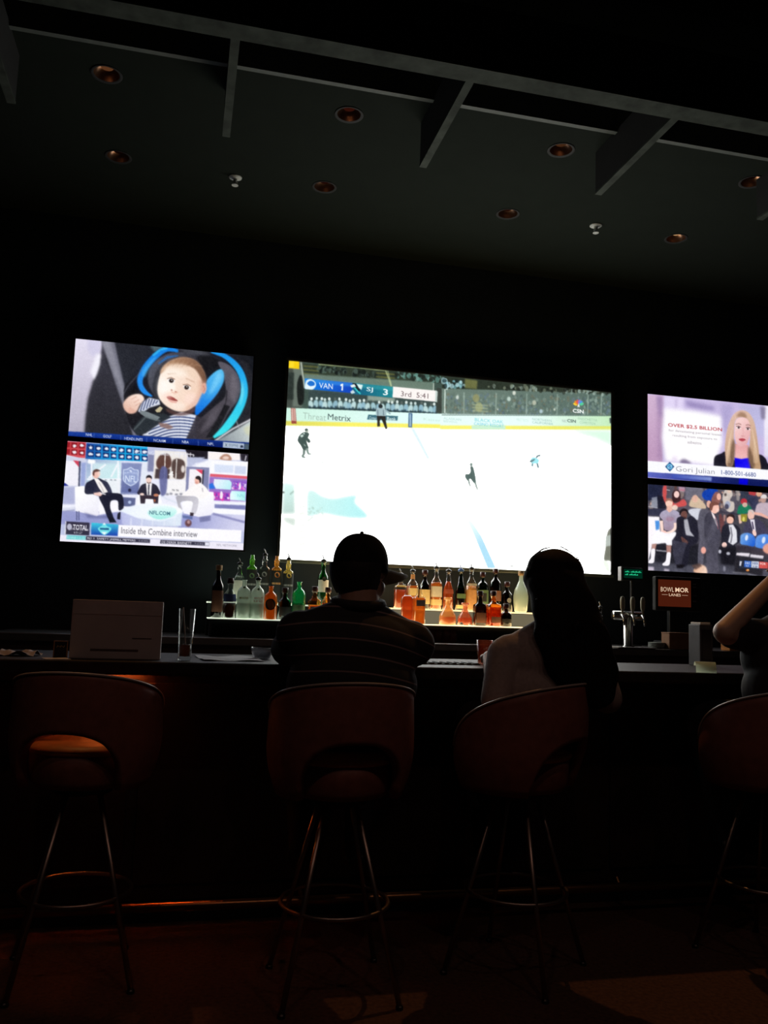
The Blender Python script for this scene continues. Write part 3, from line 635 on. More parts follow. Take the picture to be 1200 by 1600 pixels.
    V([(40, 548), (1070, 596), (1066, 640), (36, 590)], (236, 232, 246)); V([(85, 550), (190, 556), (188, 578), (83, 572)], (110, 206, 210)); c.T('ROUND 1 (1-32)', 88, 571, 96, 14, (226, 250, 250), .9)
    V([(192, 556), (545, 574), (544, 594), (190, 578)], (48, 46, 64)); c.T('RD 1  SAFETY JABRILL PEPPERS', 198, 575, 266, 14, (248, 246, 255), 1, .008); c.T('6 (CAR)', 482, 588, 52, 12, (200, 200, 216), .9)
    V([(602, 576), (872, 590), (870, 610), (600, 596)], (48, 46, 64)); c.T('DE DEREK BARNETT', 608, 595, 165, 14, (248, 246, 255), 1, .008); c.T('9 (CIN)', 790, 604, 48, 12, (200, 200, 216), .9); V([(848, 590), (872, 591), (870, 609), (847, 607)], (226, 226, 240)); c.T('NFL NETWORK', 912, 610, 112, 12, (150, 146, 162), .9)
    c.grain(4); return c

# ---- the news presenter advertisement
def pic_anchor():
    c = Canvas(*TVS['anchor'], W_, H_, 300, 2, (198, 184, 226)); c.fr(1000, 600, 6); V = lambda *a, **k: c.P(*a, **k)
    V([(60, 100), (225, 100), (222, 300), (205, 500), (210, 740), (60, 740)], ((206, 176, 206), (186, 150, 184), (80, 120), (150, 720)), soft=2)
    V([(150, 110), (222, 110), (215, 320), (180, 300)], (150, 130, 180), .6, soft=5); V([(160, 120), (222, 130), (212, 720), (165, 700)], (150, 120, 160), .5, soft=6)
    V([(220, 110), (420, 120), (400, 260), (225, 260)], (226, 214, 246), .9, soft=6); V([(420, 150), (700, 210), (690, 250), (500, 225), (430, 200)], (140, 126, 176), .8, soft=6)
    V([(330, 140), (350, 140), (345, 230), (325, 230)], (180, 164, 206), .6, soft=4)
    V([(760, 180), (880, 190), (850, 330), (800, 480), (770, 400)], (168, 158, 204), .8, soft=8); V([(900, 190), (1170, 205), (1170, 500), (1040, 480), (1030, 300)], ((180, 176, 216), (190, 186, 226), (1000, 200), (1100, 400)), soft=6)
    V([(1165, 200), (1400, 220), (1400, 700), (1165, 680)], ((244, 240, 252), (206, 200, 226), (1180, 300), (1380, 400)), soft=3); V([(1125, 210), (1178, 212), (1172, 330), (1135, 330)], (120, 112, 140), .8, soft=4)
    V([(1210, 230), (1350, 240), (1350, 400), (1230, 380)], (200, 190, 216), .8, soft=8)
    V([(225, 225), (500, 250), (760, 300), (768, 560), (690, 770), (500, 740), (240, 722), (205, 500)], (255, 253, 255), 1, soft=6)
    V(c.S([(370, 735), (390, 708), (420, 704), (455, 722), (480, 745), (420, 750)]), (110, 96, 130), .9, soft=4); V(c.S([(300, 700), (320, 680), (345, 690), (340, 720), (310, 720)]), (224, 206, 236), .8, soft=5)
    c.T('OVER $2.5 BILLION', 262, 402, 506, 38, (176, 42, 52), 1, .014)
    for s_, x, y, wd in (('for devastating personal losses', 268, 448, 494), ('resulting from exposure to', 302, 495, 420), ('asbestos', 444, 556, 132)): c.T(s_, x, y, wd, 27, (138, 128, 138), .85)
    # presenter
    V(c.S([(690, 765), (700, 680), (760, 650), (800, 634), (850, 700), (1000, 720), (1110, 660), (1170, 690), (1195, 740), (1240, 860), (690, 860)]), (26, 24, 36), soft=1)
    V([(884, 688), (920, 680), (1010, 690), (1036, 700), (1030, 860), (895, 860)], ((10, 4, 226), (30, 20, 246), (900, 700), (1000, 780)), soft=1)
    V([(888, 560), (1015, 570), (1020, 690), (950, 702), (886, 690)], ((226, 160, 160), (240, 184, 182), (950, 560), (950, 690)), soft=1.2)
    V(c.S([(880, 280), (940, 246), (1010, 262), (1060, 330), (1085, 420), (1105, 560), (1120, 700), (1130, 800), (1060, 790), (1020, 680), (1030, 480), (1000, 330), (900, 330), (880, 480), (885, 600), (870, 760), (812, 770), (802, 700), (795, 580), (815, 430), (845, 340)]), ((220, 184, 166), (186, 150, 116), (860, 300), (1090, 760)), soft=1.2)
    V(c.S([(870, 520), (890, 560), (885, 680), (865, 772), (820, 770), (840, 650)]), (112, 88, 70), .85, soft=3); V(c.S([(1015, 590), (1040, 620), (1075, 760), (1040, 790), (1010, 690)]), (110, 84, 66), .85, soft=3)
    V(c.S([(905, 300), (940, 262), (985, 275), (1000, 320), (950, 310)]), (150, 116, 92), .8, soft=3)
    V(c.S([(890, 380), (905, 330), (950, 312), (1000, 326), (1030, 380), (1030, 470), (1000, 560), (955, 588), (910, 565), (888, 490)]), ((246, 206, 204), (228, 170, 172), (900, 380), (1030, 520)), soft=1.2)
    for s_ in (1, -1):
        for k in range(5): c.L([(955 - s_ * (90 + k * 8), 400 + k * 30), (955 - s_ * (115 + k * 6), 560 + k * 20), (955 - s_ * (110 + k * 10), 740)], [3, 7, 4], (236, 206, 176), .6, 1)
    c.E(922, 408, 22, 10, (250, 240, 240), 8, 1, .8); c.E(924, 408, 11, 9, (64, 44, 50), 0, 1, .8); c.E(1012, 420, 21, 10, (250, 240, 240), 8, 1, .8); c.E(1010, 420, 11, 9, (64, 44, 50), 0, 1, .8)
    c.L([(900, 398), (924, 394), (944, 404)], 6, (70, 46, 50), .9, .8); c.L([(992, 410), (1012, 404), (1034, 414)], 6, (70, 46, 50), .9, .8); c.L([(895, 378), (925, 370), (948, 380)], 7, (130, 92, 82), .9, 1); c.L([(990, 386), (1015, 380), (1036, 392)], 7, (130, 92, 82), .9, 1)
    c.L([(962, 410), (968, 450), (964, 480)], 6, (222, 160, 162), .7, 1.5); c.L([(948, 484), (964, 490), (980, 486)], 5, (190, 116, 120), .9, 1)
    V(c.S([(924, 516), (950, 508), (972, 510), (990, 522), (965, 536), (940, 532)]), (190, 76, 88), soft=.8); c.L([(930, 519), (960, 521), (986, 523)], 4, (120, 36, 46), .9, .6); c.E(905, 470, 14, 22, (244, 190, 190), 0, .6, 2)
    # strap
    V([(60, 718), (1400, 818), (1400, 916), (60, 826)], (250, 250, 255), soft=.8); V([(60, 822), (1400, 912), (1400, 990), (60, 872)], ((90, 100, 190), (16, 26, 90), (70, 850), (900, 900)), soft=.8)
    V([(300, 846), (672, 872), (668, 908), (300, 876)], ((60, 80, 180), (150, 170, 226), (300, 860), (660, 890)), .8, soft=2); V([(930, 885), (1012, 892), (1008, 945), (925, 935)], (6, 2, 214), 1, soft=2)
    q = [(278, 728), (322, 774), (278, 820), (234, 774)]; V(q, (22, 66, 120), soft=.8); c.E(278, 774, 26, 26, (110, 190, 226), 0, 1, .8); c.E(278, 774, 13, 13, (24, 90, 160), 0, 1, .8); c.L([(262, 786), (278, 774), (296, 766)], 6, (230, 246, 255), .9, .8)
    c.T('Gori Julian', 336, 832, 362, 64, (112, 112, 122), 1, -.012); c.T('1-800-501-6680', 762, 846, 324, 42, (70, 84, 140), 1, .004)
    for k in range(12): c.L([(758 + k * 10, 853 + k * .9), (763 + k * 10, 853 + k * .9)], 3, (160, 166, 190), .6, .4)
    c.grain(5); return c

# ---- the basketball bench
def pic_bench():
    c = Canvas(*TVS['bench'], W_, H_, 300, 2, (70, 68, 78)); c.fr(1000, 740, 6); V = lambda *a, **k: c.P(*a, **k)
    # stand behind
    V([(70, 90), (1500, 190), (1500, 420), (70, 330)], (84, 80, 92), soft=2); c.crowd(80, 110, 1480, 330, .06, 110, (12, 30), [(60, 58, 70), (110, 100, 108), (46, 48, 66), (140, 124, 120), (92, 70, 78)], .8, [(206, 160, 142), (90, 60, 52)])
    V([(75, 95), (215, 105), (200, 250), (75, 250)], (34, 38, 62), soft=1.5); V([(110, 225), (160, 215), (168, 320), (100, 310)], (150, 154, 168), .8, soft=1.5); V([(165, 200), (240, 220), (245, 330), (165, 330)], (32, 32, 46), soft=1.5); c.L([(76, 308), (165, 320)], 6, (190, 190, 204), .9, .8); V([(75, 330), (240, 330), (230, 400), (75, 390)], (52, 52, 74), soft=1.5)
    V(c.S([(215, 130), (245, 110), (250, 180), (246, 230), (300, 250), (330, 280), (400, 240), (430, 262), (428, 300), (330, 312), (250, 290), (215, 220)]), (206, 84, 84), soft=1); V(c.S([(300, 200), (315, 165), (345, 150), (370, 165), (380, 220), (370, 260), (310, 265)]), (58, 34, 38), soft=1); c.E(342, 194, 25, 32, (246, 206, 200), 0, 1, .8); c.L([(248, 150), (280, 156)], 6, (230, 226, 230), .9, .8); V([(360, 120), (425, 130), (420, 170), (365, 160)], (200, 160, 180), .8, soft=2); c.L([(370, 150), (420, 156)], 6, (190, 80, 96), .8, 1)
    V([(425, 110), (590, 130), (600, 260), (520, 200), (470, 250), (425, 240)], (110, 108, 122), soft=2); V(c.S([(460, 300), (480, 235), (515, 200), (545, 220), (610, 290), (610, 330), (520, 320)]), (206, 182, 156), soft=1.2); c.E(515, 235, 28, 34, (222, 176, 158), 0, 1, 1)
    V(c.S([(580, 200), (600, 160), (650, 140), (725, 150), (720, 200), (680, 250), (610, 245)]), (22, 66, 170), soft=1.2)
    V(c.S([(668, 250), (690, 190), (720, 168), (750, 190), (758, 240), (730, 290), (690, 290)]), (140, 92, 86), soft=1); c.E(738, 216, 20, 32, (236, 180, 164), 0, 1, .8)
    V(c.S([(775, 200), (800, 150), (850, 150), (868, 200), (840, 250), (880, 270), (880, 340), (840, 360), (800, 330), (775, 260)]), (206, 194, 186), soft=1.2); c.E(800, 196, 12, 14, (70, 60, 60), 0, .9, 1); c.E(835, 165, 18, 18, (226, 196, 180), 0, 1, 1); c.E(820, 290, 26, 34, (156, 164, 190), 0, .9, 1.5); c.E(812, 310, 20, 26, (50, 48, 70), 0, .8, 1.5)
    V([(895, 150), (940, 155), (930, 260), (905, 250)], (170, 160, 156), .8, soft=2); V([(930, 160), (1020, 165), (1060, 300), (960, 240)], (46, 54, 72), .9, soft=2)
    V(c.S([(915, 340), (925, 305), (960, 285), (1010, 290), (1050, 330), (1000, 370), (915, 380)]), (30, 122, 90), soft=1); c.E(973, 260, 30, 28, (178, 50, 62), 0, 1, .8); c.E(982, 292, 24, 22, (200, 170, 156), 0, 1, .8); V([(918, 385), (950, 385), (955, 460), (930, 470)], (230, 190, 174), soft=1); V([(945, 378), (1005, 380), (1000, 450), (945, 445)], (150, 140, 50), soft=1); c.E(970, 425, 12, 22, (226, 216, 110), 0, 1, 1)
    V([(1015, 150), (1090, 170), (1080, 210), (1020, 195)], (176, 62, 66), soft=1.5); c.E(1115, 190, 28, 26, (216, 164, 136), 0, 1, 1); V([(1010, 200), (1090, 210), (1120, 330), (1050, 340)], (52, 56, 84), .9, soft=2)
    V(c.S([(1085, 320), (1110, 280), (1180, 270), (1260, 300), (1300, 400), (1100, 390)]), (190, 172, 184), soft=1.2); c.E(1155, 240, 28, 34, (186, 150, 140), 0, 1, 1); V(c.S([(1130, 225), (1150, 195), (1180, 200), (1185, 230)]), (222, 216, 216), soft=.8)
    c.L([(1060, 370), (1130, 380), (1210, 420)], [24, 26, 22], (236, 176, 160), 1, 1); c.L([(640, 330), (780, 360), (930, 382)], 7, (44, 40, 54), .9, 1); c.L([(1060, 400), (1210, 430)], 6, (50, 46, 60), .9, 1)
    for x, y in ((790, 415), (820, 430)): V([(x - 10, y - 30), (x + 12, y - 30), (x + 8, y + 30), (x - 8, y + 30)], (196, 146, 136), .8, soft=1.5)
    # floor and seats
    V([(70, 650), (1500, 720), (1500, 1010), (70, 925)], ((48, 47, 56), (84, 84, 98), (500, 700), (500, 950)), soft=3); V([(75, 400), (180, 405), (190, 560), (120, 650), (75, 830)], (252, 246, 252), soft=1.5); V([(140, 440), (182, 440), (180, 520), (148, 530)], (70, 140, 222), soft=1)
    V([(140, 660), (560, 660), (560, 860), (140, 830)], (30, 30, 38), .9, soft=3); c.L([(150, 718), (250, 728)], 10, (200, 198, 210), .9, 1); c.L([(340, 680), (430, 700)], 14, (196, 196, 210), .8, 1.5)
    V(c.S([(450, 350), (480, 330), (550, 325), (580, 340), (560, 420), (520, 430), (470, 380)]), (216, 218, 230), .95, soft=1.5)
    # player in grey tee
    c.E(272, 275, 34, 42, (250, 206, 188), 0, 1, .8); V(c.S([(238, 262), (250, 236), (290, 234), (304, 262), (270, 250)]), (150, 104, 90), soft=1); V([(255, 300), (300, 300), (310, 360), (270, 375), (245, 350)], (236, 184, 166), soft=1); c.E(325, 318, 28, 26, (250, 224, 208), 0, .9, 1)
    V(c.S([(183, 400), (200, 360), (245, 340), (275, 362), (310, 340), (360, 360), (378, 400), (345, 420), (340, 500), (320, 530), (230, 525), (215, 440)]), ((172, 166, 190), (160, 140, 160), (280, 350), (280, 520)), soft=.9); c.E(280, 425, 40, 22, (168, 120, 140), 0, .5, 2)
    c.L([(198, 440), (204, 500), (210, 545), (232, 560)], [32, 28, 26, 20], (252, 218, 206), 1, .8); c.L([(330, 460), (328, 510), (290, 545), (230, 560)], [30, 28, 26, 24], (252, 222, 210), 1, .8); c.E(222, 553, 26, 22, (246, 196, 186), 0, 1, .8)
    V(c.S([(130, 570), (180, 540), (260, 560), (330, 545), (335, 600), (300, 670), (250, 670), (235, 650), (150, 660), (105, 660), (110, 610)]), (252, 250, 255), soft=1); V([(110, 660), (155, 655), (140, 720), (110, 715)], (186, 140, 130), soft=1); V([(245, 672), (292, 670), (288, 745), (250, 745)], (176, 130, 122), soft=1)
    V(c.S([(105, 712), (140, 710), (135, 790), (125, 835), (80, 838), (82, 815), (100, 790)]), (250, 246, 252), soft=.9); V(c.S([(252, 742), (286, 742), (284, 800), (270, 858), (215, 860), (212, 842), (240, 815)]), (250, 246, 252), soft=.9)
    # seated man, dark jacket
    c.E(412, 385, 30, 42, (112, 74, 68), 0, 1, .8); V(c.S([(370, 390), (375, 345), (410, 325), (445, 342), (450, 380), (430, 352), (395, 355)]), (34, 26, 30), soft=.9); c.E(414, 415, 18, 14, (70, 44, 42), 0, .9, 1)
    V(c.S([(345, 430), (390, 400), (430, 425), (480, 395), (530, 440), (545, 520), (540, 640), (470, 690), (440, 860), (345, 860), (320, 780), (300, 640), (340, 560)]), (34, 33, 46), soft=1); V([(410, 430), (445, 425), (470, 540), (510, 590), (430, 575), (415, 500)], (176, 176, 186), soft=1); V(c.S([(385, 590), (420, 610), (450, 640), (430, 665), (395, 640)]), (96, 66, 64), soft=1); V([(300, 620), (440, 650), (400, 780), (380, 880), (340, 880), (310, 760)], (58, 57, 72), soft=1.2); V([(340, 850), (420, 850), (400, 885), (345, 885)], (24, 22, 28), soft=1)
    # two standing men in suits
    c.E(645, 285, 22, 34, (226, 176, 160), 0, 1, .8); V(c.S([(560, 350), (600, 330), (640, 360), (640, 600), (600, 700), (590, 840), (545, 850), (545, 700), (560, 600), (540, 480)]), (92, 90, 104), soft=1.2)
    c.E(700, 322, 40, 52, (246, 192, 176), 8, 1, .8); V(c.S([(652, 330), (652, 285), (680, 262), (725, 270), (738, 292), (690, 300), (672, 345)]), (120, 76, 66), soft=.9); c.E(728, 340, 14, 20, (255, 214, 200), 0, .8, 1)
    V(c.S([(650, 360), (690, 380), (735, 420), (755, 520), (745, 640), (730, 760), (735, 960), (630, 960), (620, 760), (610, 640), (600, 500), (610, 400)]), ((66, 64, 78), (84, 82, 96), (620, 400), (700, 900)), soft=1); V([(665, 355), (692, 380), (722, 440), (728, 500), (708, 470), (680, 400)], (240, 226, 228), soft=.8); c.L([(706, 400), (726, 470), (732, 520)], 6, (150, 80, 90), .9, .7)
    c.L([(700, 420), (690, 520), (620, 640), (600, 720)], [50, 50, 44, 36], (88, 86, 100), .6, 2); c.E(594, 718, 24, 32, (240, 170, 156), 0, 1, 1); V(c.S([(500, 915), (530, 870), (580, 855), (620, 880), (625, 940), (560, 940)]), ((226, 176, 146), (240, 206, 186), (520, 880), (600, 930)), soft=2); V([(480, 860), (560, 840), (580, 865), (520, 900)], (90, 70, 66), .9, soft=2)
    V(c.S([(740, 400), (760, 380), (790, 470), (760, 560)]), (120, 66, 66), .8, soft=2)
    # seated man, dark suit
    c.E(845, 430, 32, 42, (240, 186, 166), 0, 1, .8); V(c.S([(812, 420), (820, 385), (860, 378), (885, 400), (884, 440), (868, 410), (835, 402)]), (50, 36, 38), soft=.9); V(c.S([(765, 520), (790, 480), (840, 468), (900, 480), (940, 530), (930, 640), (890, 670), (900, 780), (860, 850), (770, 800), (745, 720), (760, 650)]), (36, 36, 48), soft=1); V([(830, 480), (870, 475), (905, 530), (910, 640), (870, 670), (825, 640), (845, 560)], (226, 226, 234), soft=1); c.L([(850, 500), (862, 580), (850, 650)], 14, (120, 118, 130), .9, .8); c.E(790, 668, 24, 26, (246, 206, 196), 0, 1, .9); V([(740, 690), (900, 680), (890, 860), (760, 850)], (24, 23, 30), .9, soft=3); c.E(748, 730, 14, 18, (206, 206, 220), 0, .9, 1); c.E(826, 748, 18, 14, (206, 206, 220), 0, .9, 1); c.E(790, 890, 12, 26, (160, 160, 176), 0, .7, 2)
    # seated man far right
    c.E(1040, 385, 32, 48, (236, 190, 176), 0, 1, .8); V(c.S([(1010, 360), (1025, 335), (1060, 345), (1065, 380), (1040, 355)]), (206, 190, 186), soft=1); V(c.S([(980, 480), (1010, 440), (1050, 425), (1110, 430), (1160, 470), (1200, 570), (1080, 590), (975, 560)]), (66, 62, 84), soft=1.2); V([(1030, 430), (1072, 428), (1085, 540), (1060, 540)], (226, 220, 232), soft=.9); c.L([(1050, 450), (1064, 520)], 12, (60, 50, 80), 1, .8); c.E(1072, 556, 18, 30, (246, 206, 196), -20, 1, .9)
    V(c.S([(940, 620), (945, 575), (990, 555), (1045, 565), (1080, 610), (1070, 680), (1000, 670), (945, 660)]), ((110, 160, 226), (40, 100, 206), (960, 580), (1060, 660)), soft=1); V(c.S([(1080, 660), (1090, 595), (1130, 570), (1200, 570), (1300, 600), (1300, 700), (1180, 710), (1090, 690)]), ((100, 150, 226), (60, 120, 216), (1100, 590), (1200, 690)), soft=1); c.E(998, 600, 14, 28, (236, 240, 250), 10, .9, 1); c.E(1158, 622, 16, 32, (236, 240, 250), 10, .9, 1)
    V([(905, 670), (1050, 690), (1040, 740), (900, 720)], (54, 48, 58), soft=1.5); V([(1040, 690), (1200, 710), (1400, 740), (1400, 800), (1040, 760)], (62, 56, 66), soft=1.5); V([(905, 740), (1030, 745), (1020, 780), (900, 765)], (230, 222, 232), soft=1.2); V([(1035, 755), (1160, 770), (1150, 800), (1030, 785)], (226, 220, 230), soft=1.2); V(c.S([(1150, 700), (1180, 660), (1260, 650), (1300, 760), (1180, 745)]), (226, 160, 140), soft=2)
    V([(900, 770), (1160, 800), (1150, 960), (880, 930)], (30, 28, 34), .8, soft=3)
    # score bug and floor line
    V([(930, 810), (1400, 840), (1400, 915), (925, 885)], (40, 44, 58), soft=.8); V([(978, 815), (1042, 820), (1040, 880), (975, 875)], (52, 100, 190), soft=.7); V([(1044, 820), (1115, 824), (1112, 885), (1042, 880)], (206, 212, 226), soft=.7); V([(1117, 824), (1200, 830), (1198, 890), (1114, 886)], (206, 84, 80), soft=.7)
    c.T('DEC', 986, 847, 48, 22, (240, 244, 255), 1, .01); c.T('103', 1056, 851, 46, 22, (40, 60, 120), 1, .01); c.T('POR', 1126, 855, 52, 22, (255, 240, 236), 1, .01); c.T('97', 990, 874, 30, 17, (240, 244, 255), .9); c.T('5:38', 1056, 878, 44, 17, (40, 60, 110), .9); c.P([(935, 820), (955, 822), (945, 865), (930, 862)], (220, 220, 230), .9); c.E(1008, 905, 16, 10, (240, 140, 60), 0, .9, .8); c.E(1012, 900, 8, 5, (255, 226, 160), 0, .9, .6)
    c.L([(870, 925), (1000, 935), (1090, 960)], 12, (150, 150, 162), .7, 2); V([(75, 870), (130, 875), (128, 915), (75, 910)], (230, 218, 236), .8, soft=2); V([(225, 890), (275, 895), (272, 922), (225, 918)], (200, 190, 206), .8, soft=2)
    c.grain(6); return c

# ---- the ice hockey game on the big screen
def pic_hockey():
    X0, Zt, WB, HB = BIG
    c = Canvas(X0, Zt, WB, HB, 300, 2, (268, 270, 265)); V = lambda *a, **k: c.P(*a, **k)
    # stands behind the boards
    c.fr(0, 0, 1)
    V([(440, 555), (970, 605), (970, 655), (440, 645)], (66, 84, 76), soft=1)
    c.fr(430, 550, 1200 / 270)
    V([(80, 60), (200, 70), (180, 390), (70, 390)], (70, 78, 72), soft=1.5); V([(125, 100), (190, 110), (185, 380), (120, 380)], (110, 122, 112), .9, soft=2); V(c.S([(150, 240), (165, 170), (185, 165), (200, 240), (195, 350), (160, 360)]), (30, 34, 32), soft=1.2); V([(84, 140), (130, 140), (125, 330), (80, 330)], (46, 54, 50), soft=2)
    V([(190, 75), (1200, 165), (1200, 215), (190, 160)], (52, 62, 50), soft=1); c.crowd(290, 95, 490, 135, .09, 60, (6, 16), [(24, 30, 28), (80, 100, 90), (40, 48, 40)], .9); c.crowd(540, 125, 700, 160, .09, 50, (6, 16), [(24, 30, 28), (70, 86, 78), (40, 48, 40)], .9); c.crowd(830, 140, 1200, 175, .1, 90, (6, 16), [(30, 36, 32), (96, 140, 130), (44, 52, 44), (130, 170, 160)], .9)
    for y in (96, 122, 148): c.L([(195, y), (300, y + 9)], 8, (118, 118, 62), .8, 1.5); c.L([(700, y + 48), (830, y + 60)], 8, (118, 118, 62), .8, 1.5)
    c.L([(300, 85), (560, 105), (760, 128)], 7, (176, 186, 130), .8, 1.2)
    V([(200, 150), (1100, 210), (1100, 300), (200, 250)], (118, 138, 124), .8, soft=2)
    V([(230, 265), (820, 315), (1120, 340), (1120, 420), (230, 385)], (58, 74, 72), soft=1.5)
    R = np.random.RandomState(5)
    for k in range(27):                                    # bench of players in white and blue
        x = 250 + k * 33 + R.uniform(-6, 6); y = 345 + k * 1.6 + R.uniform(-5, 5)
        c.E(x, y + 14, 17, 28, ((196, 226, 226), (168, 206, 214), (150, 190, 206))[k % 3], R.uniform(-15, 15), .95, 1); c.E(x + R.uniform(-6, 6), y - 24, 9, 11, ((230, 244, 240), (206, 226, 222), (90, 100, 96))[R.randint(3)], 0, .95, .8); c.E(x + R.uniform(-10, 10), y + 34, 9, 10, (40, 60, 76), 0, .8, 1)
    V([(640, 300), (830, 318), (830, 345), (640, 335)], (196, 214, 196), .6, soft=2); c.L([(235, 385), (700, 405), (1120, 425)], 9, (24, 40, 48), .9, 1)
    c.L([(178, 70), (190, 150), (205, 250)], 10, (196, 206, 190), .9, 1); c.L([(765, 125), (790, 190), (805, 240)], 7, (196, 210, 150), .9, 1); c.L([(780, 128), (806, 235)], 5, (206, 220, 170), .8, 1); c.L([(1100, 215), (1098, 290)], 6, (206, 220, 206), .9, .8); V([(1120, 250), (1170, 252), (1165, 425), (1115, 420)], (60, 66, 60), soft=1.5); V([(1170, 250), (1205, 252), (1205, 425), (1168, 425)], (110, 128, 116), soft=1); c.L([(1172, 252), (1168, 425)], 7, (176, 200, 186), .9, .8); c.L([(1172, 252), (1210, 254)], 6, (190, 210, 196), .9, .8)
    V([(94, 60), (167, 66), (165, 117), (92, 110)], (246, 206, 22), soft=.9); V([(100, 66), (130, 66), (128, 108), (98, 106)], (255, 226, 60), .7, soft=2)
    # right stands seen through the glass
    c.fr(690, 580, 1200 / 280)
    V([(0, 35), (1140, 140), (1140, 300), (0, 290)], ((110, 128, 118), (92, 112, 104), (100, 150), (1100, 250)), soft=1); V([(0, 30), (1140, 138), (1140, 150), (380, 125), (0, 115)], (46, 54, 44), soft=1.5)
    c.crowd(0, 60, 150, 100, .05, 30, (6, 16), [(130, 190, 200), (30, 40, 40), (180, 220, 226)], .9); c.crowd(310, 85, 1130, 112, .06, 110, (5, 13), [(30, 34, 30), (120, 130, 110), (50, 56, 46), (150, 170, 160)], .9); V([(155, 50), (240, 62), (235, 120), (155, 112)], (124, 126, 74), .8, soft=2)
    c.crowd(20, 150, 1130, 285, .02, 520, (3, 11), [(90, 108, 100), (130, 150, 140), (76, 92, 90), (150, 170, 160), (104, 124, 140), (120, 116, 96)], .6)
    for x, y, r, cc in ((105, 175, 18, (226, 236, 226)), (450, 185, 22, (206, 226, 216)), (485, 145, 20, (236, 240, 226)), (665, 268, 20, (190, 214, 222)), (375, 255, 8, (250, 250, 236)), (230, 180, 40, (150, 150, 106)), (250, 240, 46, (160, 166, 120)), (620, 210, 24, (196, 200, 180)), (755, 256, 12, (220, 226, 210))): c.E(x, y, r * .55, r * .7, cc, 0, .85, 1.5)
    for y in (226, 246, 266): c.L([(205, y - 4), (310, y + 4)], 9, (170, 180, 146), .7, 1.5)
    c.L([(40, 120), (22, 122), (20, 280)], 7, (220, 236, 226), .95, .8)
    for x in (150, 365, 570, 775, 980, 1070): c.L([(x, 140 + (x - 150) * .02), (x - 3, 290)], 6, (166, 186, 174), .8, 1)
    # peacock mark
    for k, cc in enumerate(((246, 206, 60), (240, 140, 50), (226, 90, 80), (150, 120, 206), (80, 150, 226), (90, 206, 150))):
        a = math.radians(200 + k * 28); c.E(916 + 22 * math.cos(a), 228 + 24 * math.sin(a), 15, 9, cc, 200 + k * 28, 1, .6)
    V([(908, 238), (924, 238), (918, 212)], (250, 252, 250), soft=.5); c.T('CSN', 877, 276, 74, 26, (250, 255, 252), 1, .03)
    # boards
    c.fr(430, 550, 1200 / 270)
    V([(70, 386), (700, 412), (1210, 430), (1210, 530), (70, 505)], ((206, 244, 226), (226, 255, 250), (100, 420), (900, 470)), soft=.8)
    V([(70, 478), (1210, 503), (1210, 530), (70, 510)], ((216, 212, 90), (250, 240, 100), (80, 490), (500, 510)), soft=1); c.fr(690, 580, 1200 / 280)
    V([(-10, 285), (1150, 297), (1150, 380), (-10, 372)], ((232, 255, 250), (196, 236, 190), (600, 320), (1130, 340)), soft=.8); V([(-10, 362), (1150, 368), (1150, 392), (-10, 388)], ((250, 242, 110), (226, 226, 92), (300, 370), (1130, 380)), soft=1); V([(200, 362), (428, 364), (426, 390), (200, 388)], (196, 240, 220), .9, soft=1.5)
    V([(860, 395), (1140, 392), (1140, 500), (1040, 450)], (214, 255, 226), .9, soft=6)
    c.L([(0, 292), (1140, 298)], 6, (90, 110, 104), .8, .8)
    for s_, x, y, wd, h, cc in (('ALASKAN', 12, 322, 118, 16, (170, 206, 206)), ('BREWING', 12, 340, 92, 14, (176, 208, 208)), ('BLACK OAK', 222, 334, 190, 22, (110, 206, 222)), ('CASINO RESORT', 216, 360, 200, 20, (90, 190, 222)), ('FIRST TECH', 500, 332, 80, 18, (196, 226, 222)), ('NORTHERN', 606, 328, 130, 16, (150, 186, 180)), ('CALIFORNIA', 606, 348, 140, 16, (140, 176, 172)), ('FRESCHETTA', 912, 326, 130, 18, (150, 190, 160)), ('COMPETITION', 924, 350, 104, 17, (140, 180, 150))): c.T(s_, x, y, wd, h, cc, .85)
    c.T('NBC', 808, 340, 30, 18, (150, 160, 160), .8); c.T('CSN', 840, 340, 58, 21, (70, 84, 84), .95, .02); V([(1122, 312), (1140, 312), (1140, 350), (1126, 348)], (70, 80, 84), soft=1)
    c.fr(430, 550, 1200 / 270)
    V([(108, 388), (140, 390), (148, 498), (112, 496)], (150, 64, 58), soft=.8); V([(112, 392), (138, 394), (142, 478), (114, 476)], (226, 190, 180), .9, soft=.8); c.L([(126, 396), (130, 476)], 8, (170, 110, 100), .8, .6)
    c.T('Threat', 190, 464, 162, 46, (166, 190, 178), 1, .0); c.T('Metrix', 364, 469, 160, 42, (70, 84, 86), 1, 0.0)
    V([(645, 434), (852, 444), (848, 476), (637, 468)], (64, 108, 122), soft=.7); c.T('Comerica', 652, 466, 70, 22, (216, 240, 240), .95, .01); c.T('Bank', 775, 472, 64, 24, (226, 246, 244), 1, .015)
    V([(925, 422), (952, 424), (950, 524), (923, 522)], (72, 104, 140), soft=.7); c.L([(938, 430), (936, 515)], 9, (190, 220, 236), .8, .6); c.T('Kaiser', 1030, 474, 120, 20, (196, 224, 216), .9)
    # linesman
    V(c.S([(700, 400), (715, 388), (750, 388), (768, 405), (765, 445), (705, 445)]), (166, 190, 196), soft=.8); c.E(731, 376, 15, 14, (40, 44, 46), 0, 1, .7); c.L([(712, 400), (712, 440)], 5, (60, 76, 86), .7, .6); c.L([(750, 400), (752, 440)], 5, (60, 76, 86), .7, .6)
    V([(705, 442), (764, 444), (770, 490), (778, 530), (766, 536), (748, 490), (735, 460), (725, 480), (728, 515), (708, 518), (708, 480)], (40, 36, 34), soft=.7); c.L([(766, 405), (800, 428)], 12, (160, 186, 192), 1, .7)
